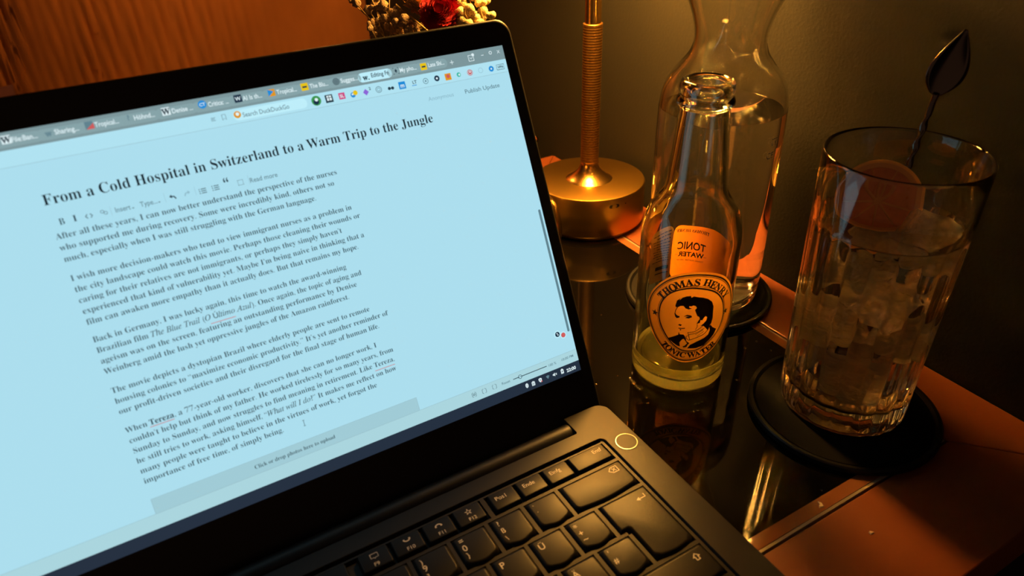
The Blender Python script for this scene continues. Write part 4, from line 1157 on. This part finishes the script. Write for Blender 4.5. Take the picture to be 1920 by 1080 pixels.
# ================================================================= dried flowers in a vase
VC = (80.0, 228.0)
vz = thing('flower_vase', (VC[0], VC[1], 0), 'small clear glass vase of dried flowers behind the laptop lid', 'vase')
vo = smooth_path([(22, .3), (26, 2), (29.0, 14), (29.2, 26), (26, 40), (18, 50), (11.5, 58), (10, 70), (10.2, 86), (12.5, 94)], 5); vi = smooth_path([(11, 94), (8.6, 86), (8.4, 70), (9.8, 58), (16.6, 48.4), (24, 38.6), (26.8, 26), (26.4, 15), (22, 6)], 5)
b = MB(); b.lathe([(0, 1.5), (18, .3)] + vo + [(11.9, 94.8)] + vi + [(0, 5.4)], VC, 64); b.obj('glass_body', G_VASE, vz, smooth=True)
FD = facing(*VC)
def fpt(px, py, dd=0.0):
    return at_plane(px, py, Vector((VC[0], VC[1], 0)) + FD * dd, FD)
M_STEM = mat('dried_stem', (0.30, 0.20, 0.07), 0.8); M_CREAM = mat('cream_blossom', (0.55, 0.42, 0.20), 0.8, bump=(1200, .8, .002)); M_BEIGE = mat('beige_blossom', (0.36, 0.25, 0.16), 0.85, bump=(1200, .8, .002))
M_REDP = mat('red_petal', (0.42, 0.02, 0.034), 0.55); M_REDC = mat('dark_red_centre', (0.16, 0.008, 0.014), 0.8); M_YELP = mat('straw_yellow_petal', (0.55, 0.28, 0.05), 0.55); M_LEAF = mat('dried_leaf', (0.25, 0.19, 0.07), 0.8)
MOUTH = Vector((VC[0], VC[1], 92))
def stem_pts(top, k=0.0):
    e = Vector((VC[0] + random.uniform(-10, 10), VC[1] + random.uniform(-10, 10), 10)); mth = MOUTH + Vector((random.uniform(-5, 5), random.uniform(-5, 5), 0))
    mid = (mth + top) / 2 + Vector((0, 0, 10))
    return smooth_path([tuple(e), tuple(mth), tuple(mid), tuple(top)], 6)
blob_cache = {}
def blossom(parent, p, r_, m_):
    key = (m_.name, round(r_, 1))
    if key not in blob_cache:
        bm = bmesh.new(); bmesh.ops.create_icosphere(bm, subdivisions=2, radius=1.0)
        rnd = random.Random(len(blob_cache))
        for q in bm.verts: q.co *= rnd.uniform(.75, 1.15) * r_ * MM
        me = bpy.data.meshes.new('blossom'); bm.to_mesh(me); bm.free(); me.materials.append(m_)
        me.polygons.foreach_set('use_smooth', [True] * len(me.polygons))
        blob_cache[key] = me
    return link('blossom', blob_cache[key], parent, p)
def sprig(px, m_, label, group, rr=3.2, dd=0.0):
    P = [fpt(a, c, dd + random.uniform(-10, 10)) for a, c in px]
    cen = sum(P, Vector()) / len(P); fork = cen + Vector((0, 0, -22)) + (MOUTH - cen) * 0.12
    sp_ = stem_pts(fork)
    t = thing('flower_sprig', sp_[0], label, 'dried flower', group)
    b = MB(); b.tube(sp_, 0.7, 6)
    for p in P: b.tube([tuple(fork), tuple((fork + p) / 2 + Vector((random.uniform(-3, 3), 0, 2))), tuple(p)], 0.4, 5)
    b.obj('stem', M_STEM, t, smooth=True)
    for p in P:
        blossom(t, p, rr * random.choice((.85, 1.0, 1.15)), m_)
        for _ in range(2): blossom(t, p + Vector((random.uniform(-3, 3), random.uniform(-3, 3), random.uniform(-3, 3))), rr * random.choice((.5, .65)), m_)
cg = 'cream sprigs of the dried bouquet'; bg = 'beige sprigs of the dried bouquet'
for L in ([(868, 10), (880, 18), (872, 30), (862, 22)], [(897, 6), (912, 2), (905, 20)], [(904, 30), (922, 29), (893, 34), (884, 40)], [(855, 44), (866, 40), (878, 46), (900, 46)], [(850, -14), (880, -12), (905, -18)]):
    sprig(L, M_CREAM, 'cream dried blossom sprig beside the red strawflower', cg, 3.3)
for L in ([(668, 6), (704, 6), (690, 18)], [(718, 8), (733, 22), (722, 34)], [(700, 42), (694, 52), (708, 54), (700, 62)], [(728, 50), (740, 56), (752, 60), (742, 40)], [(745, 26), (758, 34), (752, 44)], [(770, 44), (780, 54), (765, 62)], [(640, -12), (690, -16), (730, -20)]):
    sprig(L, M_BEIGE, 'beige dried blossom sprig leaning out of the vase over the laptop lid', bg, 3.0)
def strawflower(px, py, R, mp, mc, label, axis, npet, dd=0.0):
    c = fpt(px, py, dd); ax = Vector(axis).normalized(); u_ = ax.orthogonal().normalized(); w_ = ax.cross(u_)
    sp_ = stem_pts(c - ax * R * .5); t = thing('strawflower', sp_[0], label, 'dried flower')
    b = MB(); b.tube(sp_, 1.1, 7); b.obj('stem', M_STEM, t, smooth=True)
    b = MB(); bm = bmesh.new(); bmesh.ops.create_icosphere(bm, subdivisions=3, radius=1.0)
    b.add([c + (u_ * q.co.x + w_ * q.co.y) * R * .62 + ax * (q.co.z * R * .5) for q in bm.verts], [tuple(x_.index for x_ in p.verts) for p in bm.faces]); bm.free(); b.obj('flower_centre', mc, t, smooth=True)
    b = MB(); rnd = random.Random(npet)
    for k in range(npet):
        ph = k * 2.39996; lat = math.radians(-45 + 112 * (k / npet)); rl = R * (1.0 - .22 * (k / npet))
        dr = (u_ * math.cos(ph) + w_ * math.sin(ph)); out = dr * math.cos(lat) + ax * math.sin(lat); tg = ax.cross(dr).normalized(); nrm = out
        root = c + out * R * .45; tip = c + (out + ax * .35).normalized() * rl * rnd.uniform(.92, 1.08); mid = (root + tip) / 2 + nrm * R * .07
        wd = R * .13
        b.add([root - tg * wd * .5, root + tg * wd * .5, mid + tg * wd, mid - tg * wd, tip], [(0, 1, 2, 3), (3, 2, 4)])
    b.obj('petals', mp, t)
strawflower(824, 22, 14.5, M_REDP, M_REDC, 'deep red strawflower in the vase behind the laptop lid', (-.25, -.55, .35), 240, -6)
strawflower(782, 4, 10.5, M_YELP, M_LEAF, 'straw yellow dried flower beside the red strawflower', (.3, -.4, .7), 120, 4)
for (a, c), (e, h) in (((742, 8), (752, 58)), ((735, 40), (760, 24)), ((775, 60), (800, 40)), ((860, 50), (885, 36))):
    p, q = fpt(a, c, 8), fpt(e, h, 10)
    ll = (q - p); sd = ll.cross(FD).normalized() * ll.length * .18
    rootp = stem_pts(p)
    t = thing('dried_leaf', rootp[0], 'narrow dried leaf between the blossoms of the bouquet', 'leaf', 'dried leaves in the bouquet')
    b = MB(); b.tube(rootp, .5, 5); b.obj('stem', M_STEM, t)
    b = MB(); b.loft([[p + FD * d_, (p + q) / 2 + sd + FD * (d_ + 1.5), q + FD * d_, (p + q) / 2 - sd + FD * (d_ + 1.5)] for d_ in (0, .4)]); b.obj('blade', M_LEAF, t)

# ================================================================= droplets and crumbs
drop_me = None
def droplet(p, r_):
    global drop_me
    if drop_me is None:
        b = MB(); b.lathe([(0, 0.02), (1.0, 0.02), (.92, .25), (.7, .42), (.38, .52), (0, .55)], (0, 0), 14)
        o = b.obj('water_droplet', G_DROP, smooth=True, origin=(0, 0, 0)); drop_me = o.data
    else:
        o = link('water_droplet', drop_me, None, (0, 0, 0))
    o.location = Vector((p.x, p.y, 0)) * MM; o.scale = (r_, r_, r_)
    tag(o, 'tiny water droplet on the black glass table top', 'droplet', 'water droplets around the bottle')
for px_, py_, r_ in [(1181, 709, .9), (1184, 713, 1.1), (1188, 718, 1.2), (1192, 723, 1.1), (1196, 727, .9), (1200, 730, .8), (1212, 745, .7), (1214, 755, .9), (1245, 737, .8), (1303, 758, .8), (1310, 756, .7), (1316, 753, .7), (1308, 769, .9), (1300, 772, .7),
                     (1375, 677, .7), (1381, 712, .9), (1397, 653, .8), (1418, 640, .7), (1424, 694, .9), (1413, 715, .9), (1445, 657, .7), (1127, 590, .7), (1118, 720, .8), (1157, 704, .6), (1540, 919, .6)]:
    droplet(at_z(px_, py_, 0), r_)
M_CRUMB = mat('pale_crumb', (0.75, 0.55, 0.32), 0.7)
def crumb(px_, py_, pts, label):
    p = at_z(px_, py_, 0.05)
    b = MB(); b.loft([[(p.x + x * k, p.y + y * k, .05 + z) for x, y in pts] for k, z in ((1, 0), (.8, .5))]); tag(b.obj('crumb', M_CRUMB, origin=(p.x, p.y, .05)), label, 'crumb')
crumb(1537, 947, [(-1.6, -1.2), (.9, -1.9), (1.8, .4), (.9, 2.2), (.3, .2), (-.5, 0)], 'pale curled crumb on the glass border of the table')
crumb(1633, 999, [(-1.0, -.6), (1.4, -.7), (.2, .9), (-.6, .8)], 'small pale crumb on the reddish wooden table frame')

# ================================================================= unseen pendant-shaped lamp, added only to light the curtain
pl = thing('added_curtain_lamp', (110, 745, 1700), 'unseen pendant-shaped lamp added over the bench to light the curtain', 'lamp')
b = MB(); b.tube([(110, 745, 1700), (110, 745, 540)], 2.5, 8); b.obj('cord', M_BLACK, pl)
b = MB(); b.lathe([(12, 545), (14, 542), (60, 480), (95, 420), (93, 420), (58, 478), (12, 540), (12, 545)], (110, 745), 48); b.obj('shade', M_STEEL, pl, smooth=True)
b = MB(); b.lathe([(0, 450), (18, 455), (28, 472), (26, 490), (12, 512), (0, 514)], (110, 745), 32)
b.obj('bulb', mat('added_lamp_glow', (0.9, 0.8, 0.6), 0.5, emit=(1.0, 0.42, 0.09), es=200.0), pl, smooth=True)
